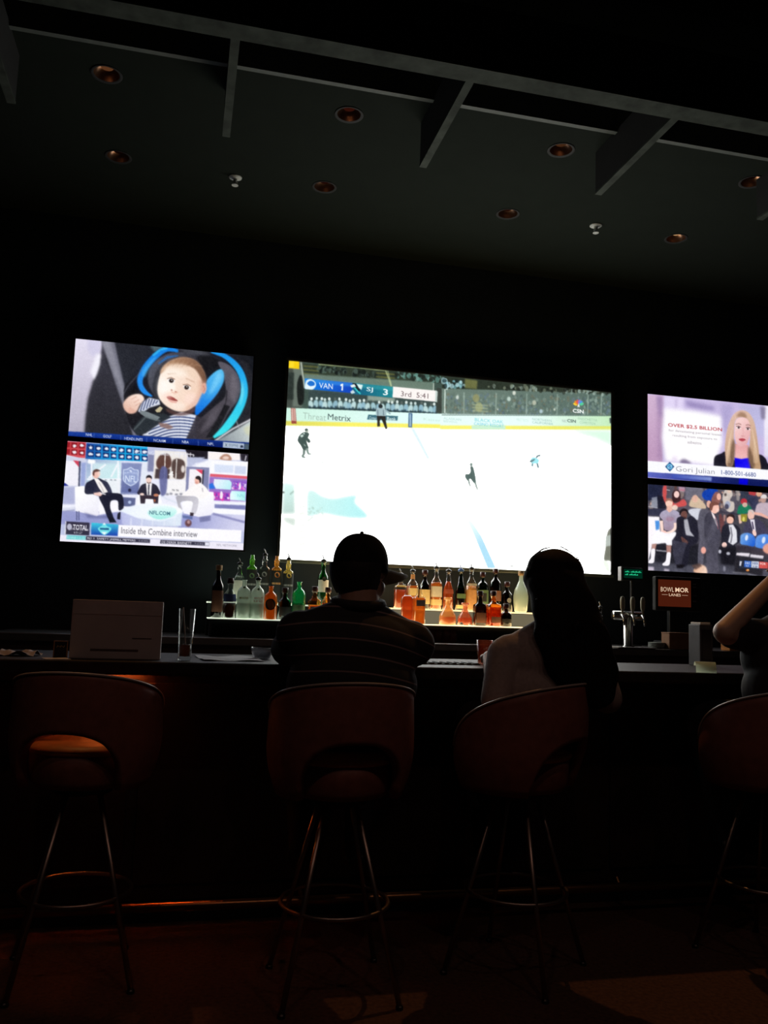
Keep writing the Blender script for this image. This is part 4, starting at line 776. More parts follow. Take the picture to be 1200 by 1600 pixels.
    # blue line, ice tints
    V([(940, 530), (965, 530), (1075, 745), (1055, 740)], (214, 240, 248), .9, soft=2.5)
    c.fr(430, 720, 1200 / 540)
    V([(660, 195), (672, 195), (715, 262), (765, 372), (738, 372), (688, 250)], ((262, 272, 276), (176, 226, 250), (665, 195), (720, 290)), 1, soft=.8)
    c.fr(430, 740, 1200 / 210)
    V(c.S([(280, 190), (330, 150), (420, 205), (520, 225), (640, 205), (720, 200), (710, 260), (820, 378), (700, 392), (560, 375), (420, 350), (290, 370)]), ((206, 246, 242), (180, 244, 246), (300, 300), (760, 380)), .95, soft=3); V([(75, 80), (170, 100), (175, 355), (62, 355)], ((214, 250, 244), (186, 214, 206), (120, 100), (120, 340)), .95, soft=4); V([(70, 390), (180, 400), (175, 470), (90, 430)], (206, 222, 212), .9, soft=3); c.L([(130, 185), (165, 155)], 12, (150, 176, 166), .9, 1.5); c.E(72, 166, 10, 8, (60, 70, 64), 0, .9, 1)
    V([(178, 90), (285, 90), (285, 740), (205, 740), (185, 400)], (268, 267, 262), .9, soft=3)
    for k in range(9): c.L([(212, 300 + k * 55), (270, 292 + k * 55)], 9, (214, 226, 214), .8, 2)
    c.L([(285, 425), (340, 385)], 12, (200, 216, 206), .8, 2); c.L([(180, 372), (280, 365)], 10, (236, 244, 236), .8, 2); c.crowd(290, 300, 430, 370, 0, 30, (4, 10), [(170, 206, 196), (200, 226, 216)], .6)
    # skaters
    c.fr(440, 640, 10)
    V(c.S([(250, 470), (270, 410), (330, 355), (390, 350), (430, 380), (410, 440), (440, 470), (445, 510), (415, 515), (385, 480), (400, 540), (420, 600), (385, 620), (345, 640), (300, 560), (260, 505)]), (66, 84, 80), soft=.8); c.E(386, 315, 27, 24, (70, 86, 82), 0, 1, .8); c.E(400, 340, 18, 16, (170, 180, 166), 0, .9, .8); V([(285, 405), (325, 385), (345, 410), (310, 435)], (220, 240, 230), .9, soft=.7); c.E(347, 372, 14, 14, (210, 232, 224), 0, .9, .7)
    c.L([(350, 630), (345, 690), (325, 730), (370, 748)], [44, 38, 30, 16], (112, 130, 124), 1, .8); c.L([(395, 600), (405, 650), (420, 690), (460, 690)], [40, 34, 26, 14], (130, 148, 142), 1, .8); c.L([(345, 540), (375, 570)], 10, (200, 220, 210), .9, .7); c.E(635, 820, 22, 12, (196, 210, 204), 0, .6, 1)
    c.fr(700, 690, 1200 / 180)
    V(c.S([(232, 262), (258, 262), (275, 320), (282, 355), (290, 425), (272, 432), (232, 385), (205, 405), (180, 370), (182, 340), (215, 338), (235, 310)]), (84, 104, 100), soft=.8); c.E(241, 238, 14, 17, (120, 140, 134), 0, 1, .8); c.L([(212, 395), (222, 440), (232, 465)], [16, 12, 8], (110, 130, 124), 1, .7); c.L([(282, 425), (294, 465), (308, 500)], [16, 16, 10], (140, 156, 150), 1, .7); c.E(210, 280, 12, 8, (214, 216, 240), 0, .8, 1)
    V(c.S([(860, 192), (878, 165), (912, 168), (945, 190), (936, 222), (902, 226), (870, 222)]), (160, 236, 246), 1, soft=.4); V(c.S([(848, 205), (870, 190), (905, 178), (900, 192), (868, 214)]), (96, 120, 124), soft=.7); c.L([(918, 168), (930, 150), (962, 140)], [14, 18, 14], (96, 120, 128), 1, .7); c.L([(880, 225), (876, 256)], 20, (120, 156, 164), 1, .7); c.L([(928, 225), (940, 272)], 18, (110, 136, 146), 1, .7); c.E(880, 140, 10, 16, (226, 244, 246), 0, .9, 1); c.E(852, 328, 6, 4, (180, 186, 190), 0, .9, .6); c.E(963, 352, 6, 5, (160, 166, 170), 0, .9, .6)
    c.fr(700, 830, 4)
    V(c.S([(975, 175), (985, 100), (990, 40), (1005, -10), (1030, 0), (1030, 170), (1000, 182)]), (120, 122, 110), soft=1); V([(985, 30), (1020, 20), (1020, 90), (985, 95)], (196, 206, 200), .8, soft=1); V([(960, 180), (1000, 190), (1020, 260), (990, 250)], (226, 240, 220), .6, soft=3); c.P([(388, 212), (410, 212), (406, 222), (392, 222)], (190, 196, 190), .9)
    # score graphic
    c.fr(430, 550, 1200 / 270)
    V([(205, 182), (540, 215), (535, 285), (205, 255)], ((20, 120, 220), (22, 70, 190), (250, 200), (520, 260)), soft=.7); V([(205, 182), (540, 215), (539, 240), (205, 208)], (70, 160, 236), .5, soft=2); V([(535, 214), (822, 242), (818, 318), (530, 290)], ((26, 96, 130), (30, 130, 140), (540, 250), (800, 290)), soft=.7); V([(535, 214), (822, 242), (820, 270), (533, 240)], (60, 170, 176), .5, soft=2)
    V(c.S([(205, 250), (215, 200), (245, 188), (275, 205), (282, 232), (262, 258), (230, 258)]), (226, 246, 252), soft=.7); V(c.S([(222, 215), (245, 198), (272, 212), (270, 232), (245, 236), (228, 228)]), (30, 110, 206), soft=.7); c.L([(212, 240), (240, 246), (275, 236)], 8, (240, 250, 255), .9, .6)
    c.T('VAN', 303, 249, 96, 38, (236, 246, 255), 1, .008); c.P([(452, 226), (464, 219), (471, 219), (469, 266), (459, 266), (461, 234), (452, 238)], (246, 252, 255), soft=.3)
    V([(535, 215), (560, 218), (590, 262), (575, 278), (548, 250)], (26, 30, 34), soft=.7); V([(520, 232), (548, 222), (560, 240), (530, 246)], (236, 246, 246), soft=.7); V([(565, 220), (608, 228), (598, 262), (580, 248)], (220, 244, 240), soft=.7); c.L([(548, 244), (575, 275), (592, 290)], 10, (60, 206, 206), 1, .7); V([(520, 275), (540, 262), (555, 282), (530, 290)], (226, 240, 240), .9, soft=.8)
    c.T('SJ', 632, 279, 46, 38, (236, 250, 250), 1, .008); c.T('3', 748, 298, 34, 44, (246, 255, 255), 1, .02)
    V([(818, 240), (1122, 268), (1116, 345), (814, 314)], (252, 246, 243), soft=.7); V([(1112, 268), (1128, 272), (1124, 348), (1110, 345)], (196, 212, 206), .9, soft=.8); c.T('3rd  5:41', 872, 306, 190, 36, (104, 84, 88), 1, .0)
    c.grain(4); return c

television('baby', pic_baby(), 'wall television showing a baby in a blue car seat', 'programme picture of a baby strapped in a blue-edged car seat')
television('studio', pic_studio(), 'wall television showing three men in a studio talk show', 'programme picture of three suited men on white armchairs')
television('anchor', pic_anchor(), 'wall television showing a blonde woman beside OVER $2.5 BILLION', 'advertisement with a blonde presenter and a telephone number')
television('bench', pic_bench(), 'wall television showing a basketball team bench', 'programme picture of players and coaches on a bench')
def big_screen():
    X0, Zt, WB, HB = BIG
    t = thing('projection_screen', 'huge bright screen showing an ice hockey game', 'screen', (X0 + WB / 2, YW, Zt - HB / 2))
    def L(b): bmesh.ops.translate(b, vec=(-X0 - WB / 2, -YW, -Zt + HB / 2), verts=b.verts); return b
    e = .022; mf = mat('dark_grey_frame', (.05, .055, .05), .5); mr = mat('grey_aluminium_rail', (.22, .24, .20), .4, .6)
    obj('backing', L(bx(X0 - .004, X0 + WB + .004, YS + .006, YW, Zt - HB - .004, Zt + .004)), M_blackm, t)
    for n_, a, m_ in (('frame_side', (X0 - e, X0 - .002, Zt - HB, Zt), M_blackm), ('frame_side', (X0 + WB + .002, X0 + WB + e, Zt - HB, Zt), M_blackm), ('frame_top', (X0 - e, X0 + WB + e, Zt + .002, Zt + e), M_blackm), ('bottom_rail', (X0 - e, X0 + WB + e, Zt - HB - .024, Zt - HB - .002), mr)):
        obj(n_, L(bx(a[0], a[1], YS - .012, YS + .02, a[2], a[3], .002)), m_, t)
    s = obj_me('screen', pic_hockey().mesh('screen', hot=4.6), M_pic, t); s.location = (-WB / 2, YS - YW, HB / 2); s['label'] = 'broadcast picture of skaters on white ice with score bar'
big_screen()
# ------------------------------------------------------------------ the bar
M_wood = mat('dark_stained_wood', (.030, .018, .013), .45, var=.3, scale=9, bump=.1)
M_stone = mat('polished_dark_stone', (.023, .0165, .014), .55, var=.35, scale=40, spec=.12)
M_brass = mat('aged_brass', (.42, .22, .10), .32, 1.0, var=.1)
YB0, YB1, ZB = 3.32, 3.98, 1.07
t = thing('bar_counter', 'dark panelled bar front behind the stools', 'bar', (1.2, 3.83, 0))
obj('carcass', bx(-5.6, 5.7, -.12, .13, .10, ZB - .055), M_wood, t)
obj('kick_plate', bx(-5.6, 5.7, -.09, .13, 0, .10), M_blackm, t)
pm = None
for k in range(16):
    x = -5.55 + k * .70
    if pm is None:
        b = bx(.02, .68, -.012, 0, .16, .96, .004); pm = bpy.data.meshes.new('panel'); b.to_mesh(pm); b.free(); pm.materials.append(M_wood)
    o = bpy.data.objects.new('panel', pm); COL.objects.link(o); o.parent = t; o.location = (x, -.121, 0)
tag(obj('bar_worktop', bx(-4.4, 6.9, YB0, YB1, ZB - .05, ZB, .008), M_stone), 'long polished dark bar top in front of the seated people', 'worktop')
t = thing('foot_rail', 'brass foot rail running low along the bar front', 'rail', (1.2, 3.56, 0))
obj('rail', add_tube(B(), [(-5.5, 0, .12), (5.6, 0, .12)], .019, 14), M_brass, t, True)
for k in range(8): obj('bracket', add_tube(B(), [(-5 + k * 1.45, 0, .12), (-5 + k * 1.45, .10, .09), (-5 + k * 1.45, .13, .12)], .009, 8), M_brass, t)

# added light hidden under the counter lip, put in to redden the bar front
t = thing('added_bar_glow', 'added small red light hidden under the bar lip by the leftmost stool', 'lamp', (-.24, 3.676, ZB - .052))
obj('housing', bx(-.10, .10, -.014, .014, -.004, 0, .001), M_black, t)
obj('lens', bx(-.09, .09, -.010, .010, -.006, -.004), emis('added_red_glow', (1, .17, .03), 70), t)

# ------------------------------------------------------------------ stools
M_shell = mat('oxblood_vinyl', (.27, .095, .070), .55, var=.15, scale=30, bump=.1)
M_seat = mat('orange_vinyl', (.62, .22, .06), .5, var=.12, scale=30, bump=.1)
M_pipe = mat('pale_piping', (.45, .38, .34), .35, var=.05)
M_leg = mat('satin_bronze_tube', (.40, .33, .28), .38, 1.0, var=.06)
def make_stool():
    t = thing('bar_stool', 'x', 'bar stool', (0, 0, 0), 0, 'upholstered bar stools along the bar')
    # tub base and cushion (back of the stool faces -y)
    obj('seat_base', add_lathe(B(), [(.0005, .645), (.14, .645), (.168, .652), (.184, .675), (.188, .72), (.190, .765), (.17, .768)], 40), M_shell, t, True)
    obj('cushion', add_lathe(B(), [(.0005, .765), (.190, .765), (.200, .775), (.196, .788), (.16, .797), (.0005, .802)], 40), M_seat, t, True)
    # wrapped back with an arched opening over the seat
    n = 96; phi0 = math.radians(128); op = math.radians(49)
    def top(a):
        s = abs(a) / phi0; return .80 + .245 * max(0, 1 - s ** 2.0) ** .62
    def low(a):
        s = abs(a) / op; return .652 + (.196 * (1 - s ** 2.4) ** .5 if s < 1 else 0)
    def rad(z): return .254 - (.032 * ((.82 - z) / .17) ** 2 if z < .82 else 0)
    b = B(); m = 12; out = []; inn = []
    for i in range(n + 1):
        a = -phi0 + 2 * phi0 * i / n; z0, z1 = low(a), max(top(a), low(a) + .012)
        co, ci = [], []
        for j in range(m + 1):
            z = z0 + (z1 - z0) * j / m; r = rad(z); rd = .014 * math.sin(PI * min(1, j / m * 1.0)) * .4
            co.append(b.verts.new(((r + rd) * math.sin(a), -(r + rd) * math.cos(a), z))); ci.append(b.verts.new(((r - .034) * math.sin(a), -(r - .034) * math.cos(a), z)))
        out.append(co); inn.append(ci)
    for i in range(n):
        for j in range(m):
            b.faces.new((out[i][j], out[i + 1][j], out[i + 1][j + 1], out[i][j + 1])); b.faces.new((inn[i][j], inn[i][j + 1], inn[i + 1][j + 1], inn[i + 1][j]))
        b.faces.new((out[i][m], out[i + 1][m], inn[i + 1][m], inn[i][m])); b.faces.new((out[i][0], inn[i][0], inn[i + 1][0], out[i + 1][0]))
    for i in (0, n):
        for j in range(m): b.faces.new((out[i][j], out[i][j + 1], inn[i][j + 1], inn[i][j]) if i == 0 else (out[i][j], inn[i][j], inn[i][j + 1], out[i][j + 1]))
    bmesh.ops.recalc_face_normals(b, faces=b.faces[:])
    bk = obj('backrest', b, M_shell, t, True)
    pts = []
    for i in range(49):
        a = -phi0 + 2 * phi0 * i / 48; z = top(a) + .002; r = rad(z) + .002; pts.append((r * math.sin(a), -r * math.cos(a), z))
    obj('piping', add_tube(B(), pts, .0045, 6), M_pipe, bk, True)
    obj('swivel_plate', add_lathe(B(), [(.0005, .615), (.09, .615), (.10, .622), (.10, .646), (.0005, .646)], 24), M_black, t)
    for k in range(4):
        a = PI / 4 + k * PI / 2; c, s = math.cos(a), math.sin(a)
        l = obj('leg', add_tube(B(), [(.075 * c, .075 * s, .63), (.272 * c, .272 * s, .008)], .0095, 10), M_leg, t, True)
        obj('glide', add_lathe(B(), [(.0005, 0), (.013, 0), (.013, .010), (.0095, .014)], 10, (.272 * c, .272 * s, 0)), M_black, l)
    obj('foot_ring', add_tube(B(), arc((0, 0, .285), .186, 0, 2 * PI * 47 / 48, 47), .0075, 8, closed=True), M_leg, t, True)
    return t
st = make_stool()
SL = [((-.30, 3.27), (6, -13), 'empty stool with bare orange seat at the dark bar'), ((.575, 3.04), (0, 2), 'stool under the man in the striped shirt and cap'),
      ((1.265, 3.09), (45, 38), 'stool under the long-haired woman, one leg toward the viewer'), ((2.31, 3.06), (18, 14), 'stool cut by the picture edge under the person with raised arm')]
for i, ((x, y), rz, lb) in enumerate(SL):
    o = st if i == 0 else copy_tree(st)
    o.location = (x, y, 0); o.rotation_euler = (0, 0, math.radians(rz[0])); o['label'] = lb
    for ch in [q for q in bpy.data.objects if q.parent == o and q.name.split('.')[0] in ('seat_base', 'cushion', 'backrest')]: ch.rotation_euler = (0, 0, math.radians(rz[1] - rz[0]))   # the tub swivels on its legs

# ------------------------------------------------------------------ back bar and lit bottle steps
YBK = 5.18
t = thing('back_bar_cabinet', 'long dark cabinet along the wall beneath the screens', 'cabinet', (1.6, 5.62, 0))
obj('carcass', bx(-2.6, 4.4, -.40, .44, .08, 1.055), M_wood, t); obj('kick_plate', bx(-2.6, 4.4, -.36, .44, 0, .08), M_blackm, t)
for k in range(10):
    d = obj('door', bx(-2.57 + k * .7, -1.91 + k * .7, -.418, -.40, .14, .98, .004), M_wood, t)
    obj('handle', add_tube(B(), [(-2.0 + k * .7, -.42, .70), (-2.0 + k * .7, -.445, .70), (-2.0 + k * .7, -.445, .84), (-2.0 + k * .7, -.42, .84)], .005, 6), M_steel, d)
tag(obj('back_bar_worktop', bx(-1.05, 6.05, YBK, 6.06, 1.056, 1.10, .004), mat('dark_steel_top', (.16, .15, .14), .35, .7, var=.1, scale=25)), 'long dark steel top of the cabinet behind the bar', 'worktop')

XS0, XS1 = .16, 2.62
ZT1, ZT2 = 1.214, 1.318
M_acr_w = emis('lit_acrylic_warm', (1.0, .70, .32), 4.6); M_acr_c = emis('lit_acrylic_cool', (.86, 1.0, .74), 1.8)
M_edge_w = emis('lit_edge_warm', (1.0, .80, .46), .55); M_edge_c = emis('lit_edge_cool', (.90, 1.0, .80), .30)
def shelf(x0, x1, warm, label):
    h = (x1 - x0) / 2; A, E_ = (M_acr_w, M_edge_w) if warm else (M_acr_c, M_edge_c); g = 'lit bottle steps of the back bar'
    t = thing('bottle_shelf', 'lower step of the ' + label, 'shelf', ((x0 + x1) / 2, 5.55, 1.10), 0, g); d = ZT1 - 1.10 - .001
    obj('board', bx(-h, h, -.20, .058, d - .014, d - .004, .002), M_blackm, t)
    obj('lit_top', bx(-h, h, -.195, .058, d - .004, d), A, t)
    obj('lit_edge', bx(-h, h, -.203, -.198, d - .006, d - .001), E_, t)
    for k in (-1, 1): obj('bracket', bx(k * (h - .02) - .006, k * (h - .02) + .006, -.19, .05, 0, d - .014), M_blackm, t)
    t = thing('bottle_shelf', 'upper step of the ' + label, 'shelf', ((x0 + x1) / 2, 5.55, 1.10), 0, g); d = ZT2 - 1.10 - .003
    obj('box', bx(-h, h, .069, .30, 0, d - .008), M_blackm, t)
    obj('riser', bx(-h, h, .064, .069, ZT1 - 1.10 + .001, d - .012), emis('lit_riser_warm', (1, .84, .52), .16) if warm else emis('lit_riser_cool', (.8, 1, .76), .008), t)
    obj('lit_top', bx(-h, h, .066, .30, d - .008, d), A, t)
    obj('lit_edge', bx(-h, h, .060, .066, d - .006, d - .001), E_, t)
shelf(XS0, 1.02, False, 'pale glowing bottle shelf under the vodka bottles')
shelf(1.03, XS1, True, 'warm amber bottle shelf between the seated people')

# ------------------------------------------------------------------ bottles
def liquid(name, rgb, sc=.55):
    return glass(name, tuple(min(1, v ** .6) for v in rgb), frost=sc, gl=.05, body=rgb)
G_clear = glass('clear_glass', (.93, .95, .94)); G_frost = glass('frosted_glass', (.75, .8, .74), .75, body=(.62, .70, .62))
G_amber = glass('amber_glass', (.95, .55, .20)); G_green = glass('green_glass', (.18, .62, .28)); G_dgreen = glass('dark_green_glass', (.06, .20, .10)); G_dark = glass('dark_brown_glass', (.12, .07, .05))
G_orange = glass('orange_frosted_glass', (.9, .4, .1), .85, body=(.85, .27, .04)); G_yel = glass('yellow_glass', (1, .86, .35), .3, body=(.9, .75, .3)); G_orn = glass('orange_tinted_glass', (1, .62, .2), .3, body=(.95, .55, .15)); G_lime = glass('lime_glass', (.4, .85, .2), .3, body=(.35, .8, .15)); G_green2 = glass('emerald_glass', (.10, .75, .35), .35, body=(.06, .5, .22))
L_amber = liquid('whisky', (.80, .30, .06)); L_red = liquid('red_whisky', (.62, .15, .04)); L_dark = liquid('dark_rum', (.10, .04, .02), .7); L_clear = glass('clear_spirit', (.9, .93, .9), .10, body=(.5, .55, .5)); L_water = glass('grey_spirit', (.55, .58, .55), .35, body=(.16, .18, .16)); L_gold = liquid('gold_spirit', (.9, .45, .1))
def lab(name, rgb): return mat('label_' + name, rgb, .7, var=.08, scale=60)
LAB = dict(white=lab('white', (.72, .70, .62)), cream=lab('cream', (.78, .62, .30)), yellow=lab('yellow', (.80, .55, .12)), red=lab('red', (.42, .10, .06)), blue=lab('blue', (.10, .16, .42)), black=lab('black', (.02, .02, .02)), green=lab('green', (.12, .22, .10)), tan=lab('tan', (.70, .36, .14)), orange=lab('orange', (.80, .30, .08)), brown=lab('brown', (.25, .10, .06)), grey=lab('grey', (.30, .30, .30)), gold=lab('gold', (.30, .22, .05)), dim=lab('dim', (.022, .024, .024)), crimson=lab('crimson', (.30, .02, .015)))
def body_prof(kind, R, H):
    nr = min(.014, R * .42)
    if kind == 'round':   return [(R * .85, 0), (R, .008), (R, H * .60), (R * .93, H * .66), (R * .62, H * .73), (nr * 1.1, H * .79), (nr, H * .84), (nr, H * .97), (nr * 1.25, H * .975), (nr * 1.25, H)]
    if kind == 'dome':    return [(R * .9, 0), (R, .006), (R, H * .62), (R * .95, H * .70), (R * .80, H * .76), (R * .5, H * .81), (nr * 1.15, H * .83), (nr, H * .86), (nr, H * .97), (nr * 1.2, H * .975), (nr * 1.2, H)]
    if kind == 'step':    return [(R * .9, 0), (R, .006), (R, H * .70), (R * .97, H * .735), (R * .45, H * .775), (nr * 1.2, H * .80), (nr * 1.2, H * .88), (nr * 1.35, H * .885), (nr * 1.35, H * .91), (nr, H * .92), (nr, H)]
    if kind == 'square':  return [(R * .9, 0), (R, .006), (R, H * .62), (R * .92, H * .67), (R * .5, H * .72), (nr * 1.2, H * .76), (nr, H * .80), (nr, H * .95), (nr * 1.3, H * .955), (nr * 1.3, H)]
    if kind == 'cone':    return [(R * .9, 0), (R, .006), (R, H * .45), (R * .9, H * .55), (R * .55, H * .70), (nr * 1.2, H * .82), (nr, H * .86), (nr, H * .97), (nr * 1.3, H * .975), (nr * 1.3, H)]
    if kind == 'decanter':return [(R * .92, 0), (R, .006), (R, H * .30), (R * .92, H * .38), (R * .55, H * .55), (nr * 1.3, H * .68), (nr * 1.1, H * .72), (nr * 1.1, H * .90), (nr * 1.9, H * .92), (nr * 1.9, H)]
    if kind == 'flask':   return [(R * .70, 0), (R * .86, .01), (R, H * .30), (R, H * .42), (R * .85, H * .58), (R * .5, H * .72), (nr * 1.2, H * .80), (nr, H * .84), (nr, H * .97), (nr * 1.25, H * .975), (nr * 1.25, H)]
def interp(prof, z):
    for (r0, z0), (r1, z1) in zip(prof, prof[1:]):
        if z0 <= z <= z1: return r0 + (r1 - r0) * ((z - z0) / max(1e-6, z1 - z0))
    return prof[-1][0]
def band(bm, prof, z0, z1, half, sq, n=14, off=.0012, up=0.0):
    """a paper label wrapped on the front of the bottle"""
    rows = []
    for k in range(5):
        z = z0 + (z1 - z0) * k / 4; r = interp(prof, z) + off; row = []
        for i in range(n + 1):
            a = -PI / 2 - half + 2 * half * i / n; ca, sa = math.cos(a), math.sin(a)
            q = 1 / ((abs(ca) ** sq + abs(sa) ** sq) ** (1 / sq)) if sq else 1
            row.append(bm.verts.new((r * q * ca, r * q * sa, z)))
        rows.append(row)
    for a, b in zip(rows, rows[1:]):
        for i in range(n): bm.faces.new((a[i], a[i + 1], b[i + 1], b[i]))
    return bm
def bottle(px, wpx, ytop, row, kind, gl, lq, level, label, labels=(), cap=None, ybot=None, txt=None):
    """px, wpx, ytop: where the bottle's axis, width and mouth are seen; row: the step it stands on"""
    Y = (5.44, 5.74)[row] if not isinstance(row, float) else row
    zb = (ZT1, ZT2 - .002)[0 if Y < 5.61 else 1]
    p = at(px, 960, Y); q = at(px, ytop, Y); dep = (p - Vector((0, 0, HC))).dot(vF)
    R = wpx / 2 * dep / FPX; H = q.z - zb
    ch = {None: 0, 'pour': .045, 'cap': .022, 'cork': .02, 'bluepour': .045}[cap]; H -= ch
    sq = 7 if kind == 'square' else 0
    t = thing('bottle', label, 'bottle', (p.x, Y, zb), random.Random(px).uniform(-.12, .12), 'spirit bottles on the lit steps')
    pf = body_prof(kind, R, H)
    obj('glass_body', add_lathe(B(), pf, 28, sq=sq, cap=True), gl, t, True)
    if lq is not None:
        lp = [(max(.001, r - .0025), z + .003) for r, z in pf if z < H * level]; lp.append((max(.001, interp(pf, H * level) - .0025), H * level))
        if len(lp) > 1: obj('liquid', add_lathe(B(), lp, 24, sq=sq), lq, t, True)
    for (z0, z1, half, lm) in labels:
        if z0 < 0: # round medallion
            b = B(); c0 = -z0 * H; rr = z1 * H
            rm = interp(pf, c0) + .003; vs = []
            for i in range(16):
                a = 2 * PI * i / 16; th = rr * math.cos(a) / rm; vs.append(b.verts.new((rm * math.sin(th), -rm * math.cos(th), c0 + rr * math.sin(a))))
            b.faces.new(vs); obj('medallion', b, LAB[lm], t)
        else: obj('paper_label', band(B(), pf, z0 * H, z1 * H, math.radians(half), sq), LAB[lm], t, not sq)
    nr = pf[-1][0]
    if cap in ('pour', 'bluepour'):
        cm = M_black if cap == 'pour' else mat('blue_plastic', (.03, .10, .35), .4)
        k = obj('pourer', add_lathe(B(), [(nr * .8, H - .004), (nr * 1.15, H), (nr * 1.1, H + .012), (nr * .5, H + .018), (.004, H + .02)], 16), cm, t, True)
        obj('spout', add_tube(B(), [(0, 0, H + .015), (-.002, 0, H + .03), (-.010, 0, H + .045)], [.0045, .004, .003], 8), M_steel if cap == 'pour' else cm, k, True)
    elif cap: obj('cap', add_lathe(B(), [(nr * 1.05, H - .012), (nr * 1.15, H - .01), (nr * 1.15, H + ch), (nr * .9, H + ch + .001)], 18), {'cap': mat('dark_cap', (.06, .015, .012), .4), 'cork': mat('cork', (.45, .28, .14), .8)}[cap], t, True)
    if txt:
        for i, s_ in enumerate(txt[0]): lettering(s_, LAB[txt[1]], t, (-R * .62, -R - .004, H * (.50 - .075 * i)), R * 1.24, H * .060, bold=.02)
    return t
z2p = lambda x: 310 + x / 5.4545
y2p = lambda y: 850 + y / 5.4545
zc = lambda x: 590 + x / 4.8
yc = lambda y: 860 + y / 4.8
# pale group at the first shelf
bottle(z2p(155), 18.5, y2p(180), 0, 'round', G_dark, L_dark, .55, 'tall dark wine-shaped bottle with dull red label at shelf end', [(.12, .55, 62, 'brown')], 'cork')
bottle(z2p(260), 20, y2p(290), 5.385, 'round', G_clear, L_dark, .42, 'short clear bottle with blue label, second from shelf end', [(.46, .66, 70, 'blue')], 'cap')
bottle(z2p(332), 17.5, y2p(118), 1, 'round', G_clear, L_clear, .7, 'tall clear bottle with white label and silver neck in back row', [(.10, .58, 70, 'white')], 'pour')
bottle(z2p(380), 21.5, y2p(305), 0, 'dome', G_frost, L_water, .40, 'frosted white bottle with faint gold print, no pourer', [(-.80, .03, 0, 'green')], None, None, (['MANDRIN'], 'gold'))
bottle(z2p(497), 21.5, y2p(246), 0, 'dome', G_frost, L_water, .40, 'frosted white bottle with red lettering and a pourer', [(-.76, .03, 0, 'green')], 'pour', None, (['ABSOLUT', 'RUBY RED'], 'crimson'))
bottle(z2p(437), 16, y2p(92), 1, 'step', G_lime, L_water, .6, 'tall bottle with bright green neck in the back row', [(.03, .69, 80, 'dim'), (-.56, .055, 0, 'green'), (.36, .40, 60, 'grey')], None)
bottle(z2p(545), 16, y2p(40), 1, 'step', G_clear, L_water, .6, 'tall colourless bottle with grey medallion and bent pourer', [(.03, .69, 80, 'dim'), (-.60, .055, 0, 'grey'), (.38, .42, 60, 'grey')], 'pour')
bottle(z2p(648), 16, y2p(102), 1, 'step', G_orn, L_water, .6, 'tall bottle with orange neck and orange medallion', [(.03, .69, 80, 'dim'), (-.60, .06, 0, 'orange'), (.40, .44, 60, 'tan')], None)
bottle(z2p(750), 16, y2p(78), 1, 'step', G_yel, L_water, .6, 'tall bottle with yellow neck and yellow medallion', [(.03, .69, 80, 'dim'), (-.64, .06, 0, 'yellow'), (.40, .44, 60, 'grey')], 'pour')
bottle(z2p(610), 20.5, y2p(358), 5.39, 'dome', G_orange, None, .5, 'squat glowing orange bottle with dark round print', [(-.45, .17, 0, 'black')], None)
bottle(z2p(730), 20.5, y2p(372), 0, 'round', G_dark, L_dark, .6, 'black-brown bottle between the orange and the green bottles', [(.15, .45, 60, 'black')], 'cap')
bottle(z2p(850), 21, y2p(322), 0, 'dome', G_green2, L_water, .45, 'rounded emerald green bottle with clear neck', [(.16, .40, 60, 'green')], None)
bottle(z2p(985), 18.5, y2p(362), 5.50, 'square', G_amber, L_amber, .5, 'small square amber bottle beside the man\'s shoulder', [(.2, .45, 40, 'black')], 'cap')
bottle(z2p(1050), 17, y2p(95), 1, 'round', G_green, L_water, .5, 'green long-necked bottle with white label and dark seal', [(.30, .58, 70, 'white'), (-.60, .05, 0, 'black')], 'pour')
bottle(z2p(1098), 17.5, y2p(370), 5.56, 'round', G_amber, L_red, .6, 'amber round bottle half behind the man\'s shoulder', [(.25, .5, 60, 'brown')], 'cap')
# amber group between the two people
bottle(zc(165), 19, yc(138), 1, 'square', G_clear, L_red, .56, 'square amber bottle with yellow collar, nearest the cap brim', [(.64, .70, 44, 'yellow')], 'pour')
bottle(zc(255), 19, yc(112), 1, 'round', G_clear, L_amber, .62, 'amber bottle with tall tan neck and steel pourer', [(.35, .55, 60, 'cream'), (.80, .93, 80, 'tan')], 'pour')
bottle(zc(347), 17.5, yc(148), 1, 'round', G_dark, L_dark, .6, 'dark bottle with a large pale yellow label', [(.14, .54, 74, 'cream')], 'cap')
bottle(zc(434), 18.5, yc(88), 1, 'round', G_clear, L_amber, .66, 'amber bottle with white label above a bright lower band', [(.30, .56, 70, 'white'), (.10, .24, 74, 'cream')], 'pour')
bottle(zc(525), 17, yc(112), 1, 'cone', G_clear, L_red, .74, 'cone-shouldered red amber bottle with steel pourer', [(.42, .54, 60, 'red')], 'pour')
bottle(zc(618), 16.5, yc(108), 1, 'cone', G_dgreen, L_dark, .6, 'dark green bottle with a blue pourer', [(.30, .42, 60, 'green'), (.04, .13, 70, 'cream')], 'bluepour')
bottle(zc(698), 17.5, yc(95), 1, 'round', G_clear, L_gold, .6, 'gold bottle with white shoulders and tan label', [(.08, .50, 74, 'tan'), (.60, .655, 80, 'white')], 'pour')
bottle(zc(783), 19, yc(163), 1, 'dome', G_dgreen, L_dark, .6, 'dark bottle with green framed label', [(.20, .58, 60, 'green'), (.26, .5, 30, 'black')], 'cap')
bottle(zc(880), 18, yc(138), 1, 'dome', G_dark, L_dark, .6, 'dark bottle with arched tan label and yellow band', [(.26, .52, 60, 'brown'), (.06, .18, 66, 'cream')], 'cap')
bottle(zc(968), 17.5, yc(236), 1, 'round', G_dark, L_dark, .6, 'shorter dark bottle with small pale emblem', [(-.42, .09, 0, 'grey')], 'cap')
